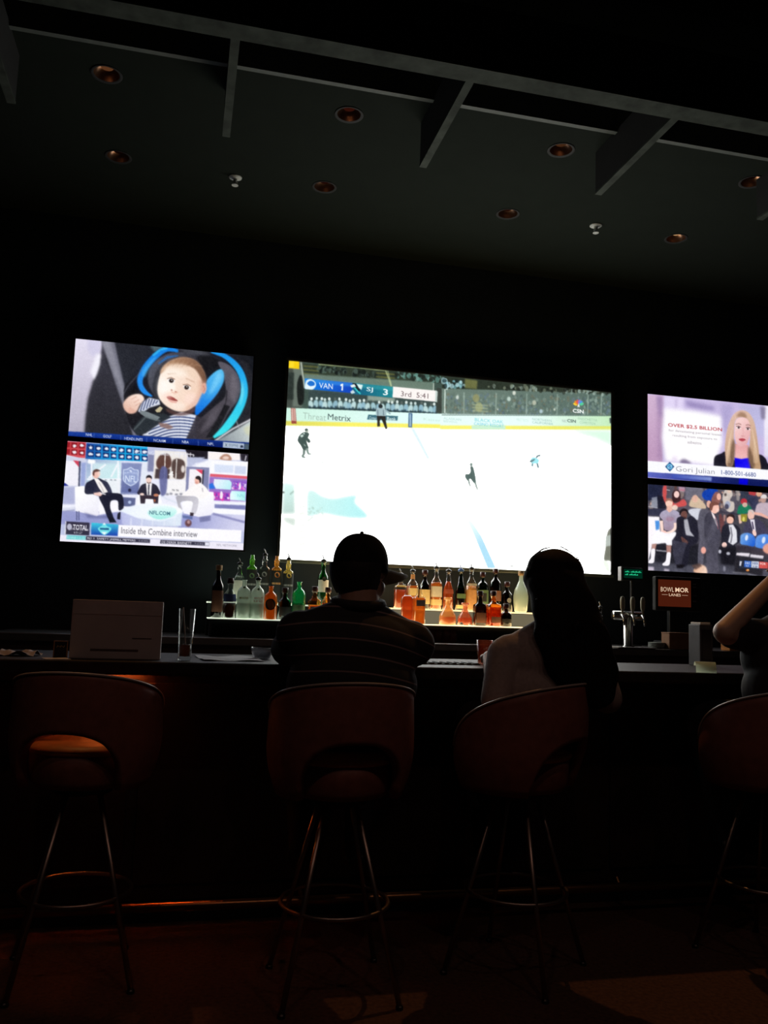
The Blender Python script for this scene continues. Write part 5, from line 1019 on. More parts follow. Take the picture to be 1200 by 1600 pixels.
bottle(zc(1072), 23, yc(155), 5.66, 'flask', G_frost, L_clear, .5, 'bulbous clear frosted bottle beside the woman\'s hair', [], 'cork')
bottle(zc(218), 18.5, yc(255), 0, 'square', G_clear, L_red, .72, 'front square bottle of red amber whisky without label', [], None)
bottle(zc(308), 17.5, yc(252), 5.375, 'square', G_clear, L_amber, .66, 'front square amber bottle with a curling white label', [(.45, .60, 40, 'white')], None)
bottle(zc(525), 26, yc(352), 0, 'decanter', glass('golden_glass', (1, .75, .4), .45, body=(.95, .62, .28)), L_red, .30, 'glowing flared glass decanter of whisky, open top', [], None)
bottle(zc(655), 23, yc(392), 5.47, 'decanter', glass('rose_glass', (1, .6, .45), .40, body=(.75, .33, .18)), L_red, .34, 'smaller reddish flared decanter beside the golden one', [], None)
bottle(zc(765), 18.5, yc(305), 0, 'square', G_dark, L_red, .60, 'dark square whisky bottle, first of two side by side', [(.10, .42, 40, 'brown')], 'cap')
bottle(zc(866), 21, yc(305), 0, 'square', G_amber, L_red, .60, 'broad square amber bottle next to the crumpled napkins', [(.12, .30, 38, 'brown')], 'cap')
bottle(zc(962), 18, yc(400), 0, 'round', G_dark, L_dark, .6, 'low dark bottle at the woman\'s shoulder', [(.2, .4, 60, 'black')], 'cap')
# crumpled napkins on the lower step, inverted glasses under it
def crumple(name, c, r, m, label, seed, cat='napkin', group=None, flat=.5):
    b = B(); bmesh.ops.create_icosphere(b, subdivisions=3, radius=1); R = random.Random(seed)
    ph = [(Vector((R.uniform(-1, 1), R.uniform(-1, 1), R.uniform(-1, 1))) * 4, R.uniform(0, 6)) for _ in range(7)]
    for v in b.verts:
        k = 1 + .10 * sum(math.sin(f.dot(v.co) + p) for f, p in ph); v.co = Vector((v.co.x * k * r, v.co.y * k * r, max(-.55, v.co.z * k) * r * flat + .55 * r * flat))
    o = obj(name, b, m); o.location = c; return tag(o, label, cat, group)
M_nap = mat('white_paper', (.75, .73, .68), .8, var=.05)
for i, (x, w_) in enumerate(((625, 36), (690, 26), (858, 30))):
    p = at(zc(x), 975, 5.39); crumple('paper_napkin', (p.x, 5.385, ZT1), w_ / 2 / 4.8 * 5.5 / FPX, M_nap, ('crumpled white napkin in front of the small decanter', 'little crumpled napkin beside the square bottles', 'folded napkin scrap before the broad square bottle')[i], i, 'napkin', 'napkins on the bottle shelf', .8 if i < 2 else .3)
def tumbler(x, y, z, r, h, label, m, inv=False, group=None, cat='glass'):
    pr = [(r * .78, 0), (r * .82, .004), (r, h), (r - .002, h), (r * .80 - .002, .008), (.0005, .008)]
    if inv: pr = [(a, h - b) for a, b in pr]
    o = obj('tumbler', add_lathe(B(), pr, 22, cap=not inv), m, None, True); o.location = (x, y, z); return tag(o, label, cat, group)
G_rose = glass('rosy_glass', (.85, .55, .45), .15, body=(.5, .15, .08))
for i, x in enumerate((395, 455, 515, 565)):
    p = at(zc(x), 985, 5.38); tumbler(p.x, 5.38, 1.10, .031, .085, ('first', 'second', 'third', 'fourth')[i] + ' small upturned glass from the man, under the amber shelf', G_rose, True, 'upturned glasses under the bottle shelf')
# ------------------------------------------------------------------ things on the bar top
M_card = mat('pale_card', (.46, .41, .40), .75, var=.06, scale=8); M_ink = mat('grey_ink', (.10, .07, .06), .7); M_paper = mat('menu_paper', (.55, .54, .56), .75, var=.05)
p0, p1 = at(107, 1030, 3.44), at(250, 1030, 3.44)
t = thing('carton', 'upright pale carton standing on the bar beside a tall glass', 'box', ((p0.x + p1.x) / 2, 3.47, ZB)); hw = (p1.x - p0.x) / 2
obj('box_body', bx(-hw, hw, -.03, .05, 0, .222, .003), M_card, t)
obj('lid_flap', bx(-hw + .002, hw - .002, -.0318, -.030, .168, .221), mat('pale_card_flap', (.49, .44, .43), .75), t)
obj('printed_line', bx(hw * .35, hw * .78, -.0312, -.030, .078, .082), M_ink, t)
obj('printed_band', bx(-hw * .55, hw * .5, -.0312, -.030, .030, .038), M_ink, t)
p = at(95, 1028, 3.46)
t = thing('table_sign', 'little black sign with gold edge beside the pale carton', 'sign', (p.x - .004, 3.47, ZB))
obj('card', bx(-.026, .026, -.004, .004, 0, .064, .002), M_black, t)
b = B()
for a in ((-.026, -.022, 0, .064), (.022, .026, 0, .064), (-.022, .022, .060, .064)): add_box(b, a[0], a[1], -.0056, -.004, a[2], a[3])
obj('gold_edge', b, mat('gold_edge', (.45, .25, .10), .4, .4), t)
b = B()
for k in range(5): add_tube(b, [(-.014 + k * .006, -.005, .038 + .005 * (k % 2)), (-.010 + k * .006, -.005, .046 - .004 * (k % 2))], .0009, 5)
obj('gold_scrawl', b, mat('gold_ink', (.7, .5, .15), .4), t)
obj('foot', bx(-.022, .022, -.015, .018, 0, .004), M_black, t)
p = at(288, 1030, 3.44)
t = thing('pint_glass', 'tall empty glass standing on the bar beside the pale carton', 'glass', (p.x, 3.46, ZB))
obj('glass_wall', add_lathe(B(), [(.024, 0), (.026, .006), (.033, .20), (.031, .20), (.0235, .016), (.0005, .014)], 26), G_clear, t, True)
obj('straw', add_tube(B(), [(.006, 0, .02), (-.016, 0, .205)], .0026, 8), mat('straw', (.35, .20, .16), .5), t)
obj('dregs', add_lathe(B(), [(.0225, .016), (.0235, .06), (.0005, .061)], 20), liquid('dregs_drink', (.3, .1, .05)), t, True)
def sheet(name, cx, cy, w_, d_, rz, m, label, cat, seed, lift=.004, z=ZB, group=None):
    b = B(); n = 10; R = random.Random(seed); g = []
    for i in range(n + 1):
        g.append([b.verts.new(((i / n - .5) * w_, (j / n - .5) * d_, .0012 + lift * (math.sin(i * .9 + seed) * math.sin(j * .7 + seed) + 1) * .5)) for j in range(n + 1)])
    for i in range(n):
        for j in range(n): b.faces.new((g[i][j], g[i + 1][j], g[i + 1][j + 1], g[i][j + 1]))
    r = bmesh.ops.extrude_face_region(b, geom=b.faces[:]); bmesh.ops.translate(b, vec=(0, 0, -.001), verts=[v for v in r['geom'] if isinstance(v, bmesh.types.BMVert)])
    bmesh.ops.recalc_face_normals(b, faces=b.faces[:])
    o = obj(name, b, m); o.location = (cx, cy, z); o.rotation_euler = (0, 0, rz); return tag(o, label, cat, group)
sheet('menu_sheet', .20, 3.60, .24, .30, .1, M_paper, 'pale menu sheet lying flat on the bar left of the man', 'paper', 1, .006)
sheet('folded_napkin', -.60, 3.55, .15, .12, -.15, mat('grey_cloth', (.36, .32, .33), .85), 'folded pale napkin lying on the bar at the picture edge', 'napkin', 2, .022)
sheet('coaster', -.44, 3.39, .09, .09, .3, M_paper, 'thin pale coaster before the little black sign', 'coaster', 3, .001)
p = at(409, 1028, 3.66)
t = thing('glass_bowl', 'small round glass bowl by the man\'s elbow', 'bowl', (p.x, 3.66, ZB))
obj('bowl_wall', add_lathe(B(), [(.025, 0), (.034, .004), (.045, .03), (.047, .045), (.044, .045), (.040, .03), (.028, .008), (.0005, .006)], 26), glass('smoky_glass', (.55, .55, .58), .3, body=(.3, .3, .32)), t, True)
obj('rim', add_tube(B(), arc((0, 0, .046), .0455, 0, 2 * PI * 31 / 32, 31), .0025, 6, True), G_clear, t, True)
t = thing('bar_mat', 'dark ribbed rubber mat on the bar between the two people', 'mat', (1.13, 3.56, ZB))
obj('mat_base', bx(-.13, .13, -.05, .05, 0, .005, .002), M_blackm, t)
for k in range(8): obj('rib', bx(-.125 + k * .033, -.107 + k * .033, -.045, .045, .005, .009, .001), M_blackm, t)
p = at(757, 1030, 3.62); tumbler(p.x, 3.62, ZB, .036, .105, 'rosy drinking glass beside the woman\'s arm', G_rose)
# napkin caddy and curled receipt
p = at(1095, 1036, 3.86)
t = thing('napkin_caddy', 'tall dull steel caddy standing on the bar by the receipt', 'caddy', (p.x, 3.86, ZB))
obj('case', bx(-.036, .036, -.05, .05, 0, .205, .004), mat('dull_steel', (.07, .07, .075), .6, .2), t); obj('slot_panel', bx(-.026, .026, -.0525, -.05, .03, .18, .001), M_black, t); obj('napkin_pack', bx(-.028, .028, -.042, .042, .205, .216, .002), M_nap, t)
p = atz(1092, 1050, ZB)
b = B(); n = 14; rows = []
for i in range(n + 1):
    a = PI * 1.0 - PI * .80 * i / n; rows.append([b.verts.new((.034 * math.cos(a), y, .046 * math.sin(a) + .0004)) for y in (-.042, .0, .042)])
for i in range(n):
    for j in range(2): b.faces.new((rows[i][j], rows[i + 1][j], rows[i + 1][j + 1], rows[i][j + 1]))
r = bmesh.ops.solidify(b, geom=b.faces[:], thickness=.0006)
o = obj('receipt_slip', b, glass('receipt_paper', (.9, .95, .8), .97, gl=.0, body=(.90, .96, .78))); o.location = (p.x + .01, p.y - .03, ZB); o.rotation_euler = (0, 0, 1.15)
tag(o, 'curled white receipt slip lying on the bar edge', 'paper')

# ------------------------------------------------------------------ behind the bar
YP = 5.38; ZW = 1.101
a0, a1 = at(1029, 905, YP), at(1080, 949, YP)
t = thing('till_terminal', 'till monitor showing a dark red BOWLMOR LANES screen', 'terminal', ((a0.x + a1.x) / 2 + .03, YP, ZW)); cx, cy, cz = t.location
sw, sh = (a1.x - a0.x) / 2, (a0.z - a1.z) / 2; zc_ = (a0.z + a1.z) / 2 - ZW
obj('monitor_case', bx(-sw - .05, sw + .055, .006, .05, zc_ - sh - .03, zc_ + sh + .022, .008), M_blackm, t)
s_ = obj('screen', bx(-sw - .03, sw - .03, .002, .0055, zc_ - sh, zc_ + sh), emis('dark_red_screen', (.060, .0095, .0035), 1.0), t)
wl = emis('screen_letters', (.90, .62, .42), 1.0)
lettering('BOWL', wl, s_, (-sw * .86 - .03, .001, zc_ + sh * .10), sw * .80, sh * .34, bold=-.008); lettering('MOR', wl, s_, (-.026, .001, zc_ + sh * .10), sw * .82, sh * .34, bold=.016)
lettering('LANES', wl, s_, (-sw * .36 - .03, .001, zc_ - sh * .22), sw * .72, sh * .20)
for k in (-1, 1): obj('rule', bx(-.03 + k * sw * .62 - sw * .18, -.03 + k * sw * .62 + sw * .18, .0005, .0015, zc_ - sh * .14, zc_ - sh * .11), emis('screen_rule', (.5, .3, .2), 1), s_)
for k, dz in enumerate((.75, .52, -.1, -.55)): obj('key', bx(sw - .012, sw + .012 + .01 * (k == 2), .003, .006, zc_ + sh * dz - .004, zc_ + sh * dz + .004 - .005 * (k == 2)), mat('grey_key', (.30, .30, .34), .4), t)
obj('neck', bx(-.04, .04, .05, .09, .04, zc_, .005), M_black, t); obj('base', bx(-.12, .12, -.06, .14, 0, .05, .008), M_black, t)
obj('standby_light', bx(.022, .028, -.063, -.060, .022, .028), emis('blue_led', (.25, .5, 1), 3), t)
a0, a1 = at(976, 889, 5.5), at(1003, 905, 5.5)
t = thing('pole_display', 'small green customer display on a pole beside the big screen', 'display', ((a0.x + a1.x) / 2, 5.5, ZW)); zd = (a0.z + a1.z) / 2 - ZW
obj('pole', add_tube(B(), [(0, .02, .004), (0, .02, zd)], .012, 10), M_black, t); obj('foot', add_lathe(B(), [(.0005, 0), (.07, 0), (.066, .012), (.0005, .014)], 20, (0, .02, 0)), M_black, t)
obj('case', bx(-.085, .075, -.002, .04, zd - .045, zd + .045, .006), M_black, t); obj('side_cheek', bx(-.098, -.084, -.006, .042, zd - .05, zd + .05, .003), mat('grey_plastic', (.20, .20, .21), .5), t)
f_ = obj('window', bx(-.075, .070, -.0045, -.002, zd - .030, zd + .034), emis('dark_green_glow', (.0, .020, .010), 1.0), t)
gl_ = emis('green_digits', (.02, .60, .26), 1.0)
for z_, words_ in ((.012, ((-.066, .036), (-.022, .084))), (-.008, ((-.066, .024), (-.034, .070)))):
    for x_, w_ in words_:
        n = max(3, int(w_ / .008)); b = B()
        for k in range(n): add_box(b, x_ + k * w_ / n, x_ + (k + .7) * w_ / n, -.0055, -.0045, zd + z_ - .001, zd + z_ + .004 + .003 * ((k * 7) % 3))
        obj('digit_row', b, gl_, f_)
# beer tower
def pz(px, py, Y): return at(px, py, Y)
YT = 5.30; c = at(981, 962, YT)
t = thing('beer_tower', 'chrome beer tower with three pale tap handles', 'beer tap', (c.x, YT, ZW)); zt = c.z - ZW
obj('column', add_lathe(B(), [(.045, 0), (.045, .008), (.032, .016), (.030, zt - .01)], 24), M_chrome, t, True)
obj('cross_tube', add_tube(B(), [(-.11, 0, zt), (.11, 0, zt)], .030, 20), M_chrome, t, True)
M_hand = mat('cream_tap_handle', (.42, .40, .30), .5)
for k in (-1, 0, 1):
    x = k * .075
    f_ = obj('faucet', add_tube(B(), [(x, -.028, zt), (x, -.06, zt), (x, -.085, zt - .02), (x, -.09, zt - .065)], [.008, .009, .009, .007], 10), M_chrome, t, True)
    obj('tap_handle', add_lathe(B(), [(.006, zt + .008), (.008, zt + .03), (.016, zt + .05), (.018, zt + .10), (.012, zt + .125), (.0005, zt + .128)], 14, (x, -.065, 0), sy=.6), M_hand, f_, True)
obj('drip_tray', bx(-.14, .14, -.13, .06, -.0, .008, .003), M_steel, t)
c = at(960, 955, 5.05)
t = thing('sink_faucet', 'chrome gooseneck faucet behind the bar beside the beer tower', 'faucet', (c.x + .02, 5.262, ZW)); zf = c.z - ZW
obj('gooseneck', add_tube(B(), [(0, 0, .0)] + [(0, 0, zf - .06)] + [(-.045 + .045 * math.cos(a), -.0, zf - .05 + .05 * math.sin(a)) for a in np.linspace(0, PI, 12)] + [(-.09, 0, zf - .08)], .008, 12), M_chrome, t, True)
obj('escutcheon', add_lathe(B(), [(.022, 0), (.022, .01), (.010, .016)], 18), M_chrome, t, True); obj('lever', add_tube(B(), [(.01, -.01, .03), (.05, -.02, .055)], [.005, .004], 8), M_chrome, t, True)
BTL = bottle(938, 14, 941 - 26, 5.44, 'round', G_dark, L_dark, .6, 'lone dark bottle with steel pourer beside the woman\'s hair', [(.15, .45, 60, 'grey')], 'pour'); BTL.location.z = 1.101
# boxes further along the back counter
for (x0, y0, x1, y1), nm, lb, m_ in (((1140, 1001, 1166, 1019), 'snack_box', 'small orange box on the back counter below the raised forearm', mat('orange_card', (.75, .28, .07), .7)), ((1046, 990, 1082, 1010), 'paper_box', 'low brown box on the back counter under the till screen', mat('brown_card', (.25, .12, .06), .7))):
    q0, q1 = at(x0, y0, 5.22), at(x1, y1, 5.22)
    t = thing(nm, lb, 'box', ((q0.x + q1.x) / 2, 5.27, ZW)); h_ = (q1.x - q0.x) / 2; H_b = max(.05, q0.z - ZW)
    obj('box_body', bx(-h_, h_, -.05, .05, 0, H_b, .003), m_, t); obj('box_lid', bx(-h_ - .002, h_ + .002, -.052, .052, H_b, H_b + .008, .002), m_, t)
t = thing('plate_stack', 'short stack of pale plates near the brown box', 'plates', (at(1026, 985, 5.3).x, 5.30, ZW))
for k in range(5): obj('plate', add_lathe(B(), [(.0005, .0), (.035, .0), (.056, .010), (.058, .013), (.035, .004), (.0005, .004)], 28, (0, 0, k * .007)), mat('grey_china', (.30, .31, .28), .35), t, True)

# ------------------------------------------------------------------ people
def V3(*a): return Vector(a)
def body_mesh(parts, voxel, smooth=4):
    """union of tapered capsules and ellipsoids, skinned over as one continuous surface"""
    b = B()
    for p in parts:
        if p[0] == 'c':
            _, A, ra, Bq, rb = p; A, Bq = Vector(A), Vector(Bq); d = Bq - A; L = d.length
            prof = [(ra * math.cos(t), ra * math.sin(t)) for t in np.linspace(-PI / 2 + .02, 0, 6)] + [(rb * math.cos(t), L + rb * math.sin(t)) for t in np.linspace(0, PI / 2 - .02, 6)]
            t = add_lathe(B(), prof, 16); q = d.to_track_quat('Z', 'Y').to_matrix().to_4x4(); merge(b, t, Matrix.Translation(A) @ q)
        else:
            _, c, r = p[:3]; M = p[3] if len(p) > 3 else Matrix.Identity(4)
            t = B(); bmesh.ops.create_uvsphere(t, u_segments=24, v_segments=16, radius=1)
            merge(b, t, Matrix.Translation(Vector(c)) @ M @ Matrix.Diagonal((*r, 1)))
    me = bpy.data.meshes.new('b'); b.to_mesh(me); b.free(); o = bpy.data.objects.new('b', me); COL.objects.link(o)
    m = o.modifiers.new('r', 'REMESH'); m.mode = 'VOXEL'; m.voxel_size = voxel; m.use_smooth_shade = True
    s = o.modifiers.new('s', 'SMOOTH'); s.factor = .5; s.iterations = smooth
    out = bpy.data.meshes.new_from_object(o.evaluated_get(bpy.context.evaluated_depsgraph_get())); bpy.data.objects.remove(o)
    return out
def facing(d): # rotation whose x axis is the look direction
    d = Vector(d).normalized(); return Matrix.Rotation(math.atan2(d.y, d.x), 4, 'Z')
def head_parts(c, d, s=1.0):
    c = Vector(c); F = facing(d); f = F @ V3(1, 0, 0); n = F @ V3(0, 1, 0); u = V3(0, 0, 1)
    P = [('e', c, (.098 * s, .077 * s, .104 * s), F), ('e', c + f * .030 * s - u * .065 * s, (.066 * s, .056 * s, .058 * s), F), ('e', c + f * .062 * s - u * .095 * s, (.026 * s, .028 * s, .022 * s), F),
         ('c', c + f * .092 * s + u * .012 * s, .008 * s, c + f * .112 * s - u * .026 * s, .012 * s), ('e', c + f * .088 * s + u * .022 * s, (.014 * s, .055 * s, .012 * s), F),
         ('e', c + f * .088 * s - u * .058 * s, (.014 * s, .024 * s, .007 * s), F), ('e', c + f * .085 * s - u * .070 * s, (.014 * s, .020 * s, .008 * s), F)]
    for k in (-1, 1): P += [('e', c - f * .004 * s + n * k * .078 * s - u * .012 * s, (.017 * s, .008 * s, .030 * s), F), ('e', c + f * .072 * s + n * k * .040 * s - u * .030 * s, (.022 * s, .022 * s, .020 * s), F)]
    return P
def add_eyes(parent, c, d, s=1.0, base=V3(0, 0, 0)):
    c = Vector(c) - base; F = facing(d); f = F @ V3(1, 0, 0); n = F @ V3(0, 1, 0)
    for k in (-1, 1):
        b = B(); bmesh.ops.create_uvsphere(b, u_segments=12, v_segments=8, radius=.0115 * s); e = obj('eye', b, mat('eye_white', (.7, .7, .68), .3), parent, True); e.location = c + f * .082 * s + n * k * .031 * s + V3(0, 0, .004)
        b = B(); bmesh.ops.create_uvsphere(b, u_segments=10, v_segments=8, radius=.0065 * s); i_ = obj('iris', b, mat('dark_iris', (.05, .03, .02), .2), e, True); i_.location = f * .0068 * s
def hand_parts(w, fd, up, side, s=1.0, curl=.35):
    """wrist w, finger direction fd, back-of-hand normal up, side +1/-1 = where the thumb leaves the palm"""
    w = Vector(w); f = Vector(fd).normalized(); u = Vector(up); u = (u - f * u.dot(f)).normalized(); l = u.cross(f) * side
    k = w + f * .085 * s; P = [('c', w, .022 * s, w + f * .03 * s, .024 * s)]
    for i, o_ in enumerate((.030, .0095, -.0115, -.031)): P.append(('c', w + f * .03 * s + l * o_ * .7 * s, .0145 * s, k + l * o_ * s, .0115 * s))
    for i, (o_, ln) in enumerate(((.031, .068), (.0105, .076), (-.0105, .070), (-.031, .055))):
        a = k + l * o_ * s; d1 = (f * math.cos(curl * .5) - u * math.sin(curl * .5)); d2 = (f * math.cos(curl * 1.3) - u * math.sin(curl * 1.3)); d3 = (f * math.cos(curl * 2) - u * math.sin(curl * 2))
        b_ = a + d1 * ln * .48 * s; c_ = b_ + d2 * ln * .32 * s; e_ = c_ + d3 * ln * .25 * s
        P += [('c', a, .0098 * s, b_, .0088 * s), ('c', b_, .0088 * s, c_, .0080 * s), ('c', c_, .0080 * s, e_, .0068 * s)]
    a = w + f * .030 * s + l * .024 * s; b_ = a + (f * .55 + l * .80 - u * .2).normalized() * .038 * s; c_ = b_ + (f * .9 + l * .35 - u * .2).normalized() * .030 * s
    P += [('c', a, .014 * s, b_, .011 * s), ('c', b_, .0105 * s, c_, .0085 * s)]
    return P
def shell(parts, g): # cloth over the same limbs, g thicker
    out = []
    for p in parts:
        if p[0] == 'c': out.append(('c', p[1], p[2] + g, p[3], p[4] + g))
        else: out.append(('e', p[1], tuple(x + g for x in p[2]), *p[3:]))
    return out
M_skin = mat('skin', (.42, .25, .18), .5, var=.08, scale=25); M_skin2 = mat('fair_skin', (.55, .37, .28), .5, var=.06, scale=25)
def striped():
    m = mat('dark_striped_knit', (.016, .015, .017), .85, var=.15, scale=60); nt = m.node_tree; b = nt.nodes['Principled BSDF']; N = nt.nodes.new
    tc = N('ShaderNodeTexCoord'); sp = N('ShaderNodeSeparateXYZ'); nt.links.new(tc.outputs['Object'], sp.inputs[0])
    # object z sets the stripe; a bend across x follows the yoke of the shirt
    xx = N('ShaderNodeMath'); xx.operation = 'MULTIPLY'; nt.links.new(sp.outputs['X'], xx.inputs[0]); nt.links.new(sp.outputs['X'], xx.inputs[1])
    ma = N('ShaderNodeMath'); ma.operation = 'MULTIPLY_ADD'; ma.inputs[1].default_value = .55; nt.links.new(xx.outputs[0], ma.inputs[0]); nt.links.new(sp.outputs['Z'], ma.inputs[2])
    mb = N('ShaderNodeMath'); mb.operation = 'MULTIPLY_ADD'; mb.inputs[1].default_value = .07; nt.links.new(sp.outputs['X'], mb.inputs[0]); nt.links.new(ma.outputs[0], mb.inputs[2])
    md = N('ShaderNodeMath'); md.operation = 'PINGPONG'; md.inputs[1].default_value = .0275; nt.links.new(mb.outputs[0], md.inputs[0])
    lt = N('ShaderNodeMath'); lt.operation = 'LESS_THAN'; lt.inputs[1].default_value = .0026; nt.links.new(md.outputs[0], lt.inputs[0])
    mx = N('ShaderNodeMix'); mx.data_type = 'RGBA'; mx.inputs['B'].default_value = (.21, .15, .15, 1)
    src = b.inputs['Base Color'].links[0].from_socket; nt.links.new(lt.outputs[0], mx.inputs['Factor']); nt.links.new(src, mx.inputs['A']); nt.links.new(mx.outputs['Result'], b.inputs['Base Color']); return m
def shift(me, base):
    me.transform(Matrix.Translation(-Vector(base))); return me
def legs(hipL, hipR, kneeL, kneeR, ankL, ankR, rt=.085):
    P = []
    for h, k, a in ((hipL, kneeL, ankL), (hipR, kneeR, ankR)): P += [('c', h, rt, k, rt * .72), ('c', k, rt * .70, a, rt * .48)]
    return P
def foot_parts(a, d=(0, 1, 0), s=1.0):
    a = Vector(a); d = Vector(d); return [('c', a - d * .02 * s - V3(0, 0, .035), .036 * s, a + d * .10 * s - V3(0, 0, .045), .036 * s), ('c', a + d * .10 * s - V3(0, 0, .045), .038 * s, a + d * .17 * s - V3(0, 0, .052), .028 * s), ('c', a, .038 * s, a - V3(0, 0, .03), .038 * s)]

# ---- the man in the cap
base = V3(.60, 3.05, .80)
man = thing('person', 'person in dark cap and striped shirt seated with back to viewer, looking sideways', 'person', base)
HD, HDIR = V3(.643, 3.13, 1.456), V3(.88, .475, 0)
hipL, hipR = V3(.50, 3.08, .885), V3(.70, 3.08, .885); knL, knR = V3(.47, 3.48, .87), V3(.75, 3.48, .87); anL, anR = V3(.50, 3.32, .375), V3(.71, 3.32, .375)
torso = [('e', (.60, 3.05, .90), (.185, .135, .10)), ('e', (.612, 3.05, 1.02), (.225, .15, .15)), ('e', (.622, 3.08, 1.135), (.235, .135, .14)), ('c', (.42, 3.10, 1.195), .072, (.835, 3.10, 1.172), .072), ('c', (.615, 3.11, 1.248), .078, (.46, 3.10, 1.210), .060), ('c', (.655, 3.11, 1.248), .078, (.80, 3.10, 1.190), .060)]
armU = [('c', (.425, 3.10, 1.185), .064, (.400, 3.345, 1.118), .048), ('c', (.85, 3.10, 1.165), .066, (.885, 3.345, 1.118), .048)]
armF = [('c', (.400, 3.355, 1.117), .044, (.55, 3.52, 1.105), .028), ('c', (.885, 3.355, 1.117), .044, (.72, 3.53, 1.105), .028)]
hands = hand_parts((.55, 3.52, 1.104), (.75, .5, 0), (0, 0, 1), -1) + hand_parts((.72, 3.53, 1.104), (-.55, .75, 0), (0, 0, 1), 1)
nk = [('c', (.632, 3.105, 1.23), .084, (.638, 3.12, 1.38), .074), ('e', (.655, 3.135, 1.375), (.085, .07, .06))]
obj_me('body', shift(body_mesh(torso + armU + armF + hands + nk + head_parts(HD, HDIR) + legs(hipL, hipR, knL, knR, anL, anR) + foot_parts(anL) + foot_parts(anR), .006), base), M_skin, man, True)
obj_me('shirt', shift(body_mesh(shell(torso, .014) + [('c', armU[0][1], .080, Vector(armU[0][1]).lerp(Vector(armU[0][3]), .82), .066), ('c', armU[1][1], .080, Vector(armU[1][1]).lerp(Vector(armU[1][3]), .82), .066)], .008, 6), base), striped(), man, True)
obj('collar', add_tube(B(), [Vector(p) - base for p in [(.635 + .086 * math.cos(a), 3.112 + .084 * math.sin(a), 1.312 + .012 * math.sin(a)) for a in np.linspace(0, 2 * PI, 25)[:-1]]], .020, 8, True), mat('dark_rib', (.014, .013, .015), .85), man, True)
obj_me('trousers', shift(body_mesh(shell(legs(hipL, hipR, knL, knR, anL, anR), .010) + [('e', (.60, 3.05, .885), (.20, .15, .09))], .010), base), mat('dark_denim', (.020, .022, .032), .85), man, True)
for a in (anL, anR): obj_me('shoe', shift(body_mesh(shell(foot_parts(a), .006), .007), base), mat('black_leather', (.02, .018, .016), .4), man, True)
add_eyes(man, HD, HDIR, 1, base)
def cap_obj():
    F = facing(HDIR); c = HD - base; m = mat('black_cotton_cap', (.013, .013, .015), .85, var=.15, scale=80, bump=.1)
    b = B(); n, k = 32, 12; rows = []
    for i in range(k + 1):
        ph = (PI / 2) * i / k; rows.append([b.verts.new(c + F @ V3(.112 * math.cos(ph) ** .82 * math.cos(t), .091 * math.cos(ph) ** .82 * math.sin(t), .004 + .113 * math.sin(ph))) for t in np.linspace(0, 2 * PI, n + 1)[:-1]] if i < k else [b.verts.new(c + V3(0, 0, .117))])
    for a, d in zip(rows, rows[1:]):
        for i in range(n):
            if len(d) > 1: b.faces.new((a[i], a[(i + 1) % n], d[(i + 1) % n], d[i]))
            else: b.faces.new((a[i], a[(i + 1) % n], d[0]))
    for i in range(n):                                   # the band below, down to the ears
        pass
    lo = [b.verts.new(v.co + V3(0, 0, -.034)) for v in rows[0]]
    for i in range(n): b.faces.new((lo[i], lo[(i + 1) % n], rows[0][(i + 1) % n], rows[0][i]))
    bmesh.ops.solidify(b, geom=b.faces[:], thickness=.003); bmesh.ops.recalc_face_normals(b, faces=b.faces[:])
    o = obj('cap', b, m, man, True); o['label'] = 'plain dark baseball cap'
    b = B(); g = []
    for i in range(21):
        t = math.radians(-70 + 7 * i); w_ = math.cos(math.radians(-70 + 7 * i) * 1.25) ** .5 if abs(-70 + 7 * i) < 71 else 0
        g.append([b.verts.new(c + F @ V3((.106 + .110 * max(0, w_) * j / 5) * math.cos(t), (.086 + .060 * max(0, w_) * j / 5) * math.sin(t), -.006 - .058 * (math.sin(t)) ** 2 - .018 * j / 5)) for j in range(6)])
    for i in range(20):
        for j in range(5): b.faces.new((g[i][j], g[i + 1][j], g[i + 1][j + 1], g[i][j + 1]))
    bmesh.ops.solidify(b, geom=b.faces[:], thickness=.004); bmesh.ops.recalc_face_normals(b, faces=b.faces[:])
    obj('brim', b, m, o, True)
    bt = B(); bmesh.ops.create_uvsphere(bt, u_segments=12, v_segments=8, radius=.008); bmesh.ops.translate(bt, vec=c + V3(0, 0, .118), verts=bt.verts); obj('cap_button', bt, m, o, True)
cap_obj()
def nape_hair():
    F = facing(HDIR); me = body_mesh([('e', HD - HDIR * .012 + V3(0, 0, -.008), (.113, .103, .145), F)], .007); me.transform(Matrix.Translation(-base)); b = B(); b.from_mesh(me); bpy.data.meshes.remove(me)
    f = F @ V3(1, 0, 0); c = HD - base
    bmesh.ops.delete(b, geom=[v for v in b.verts if (v.co - c).dot(f) > .022 or (v.co - c).z > .01 or (v.co - c).z < -.112], context='VERTS')
    obj('hair', b, mat('dark_hair', (.012, .010, .009), .6, var=.3, scale=90, bump=.3), man, True)
nape_hair()

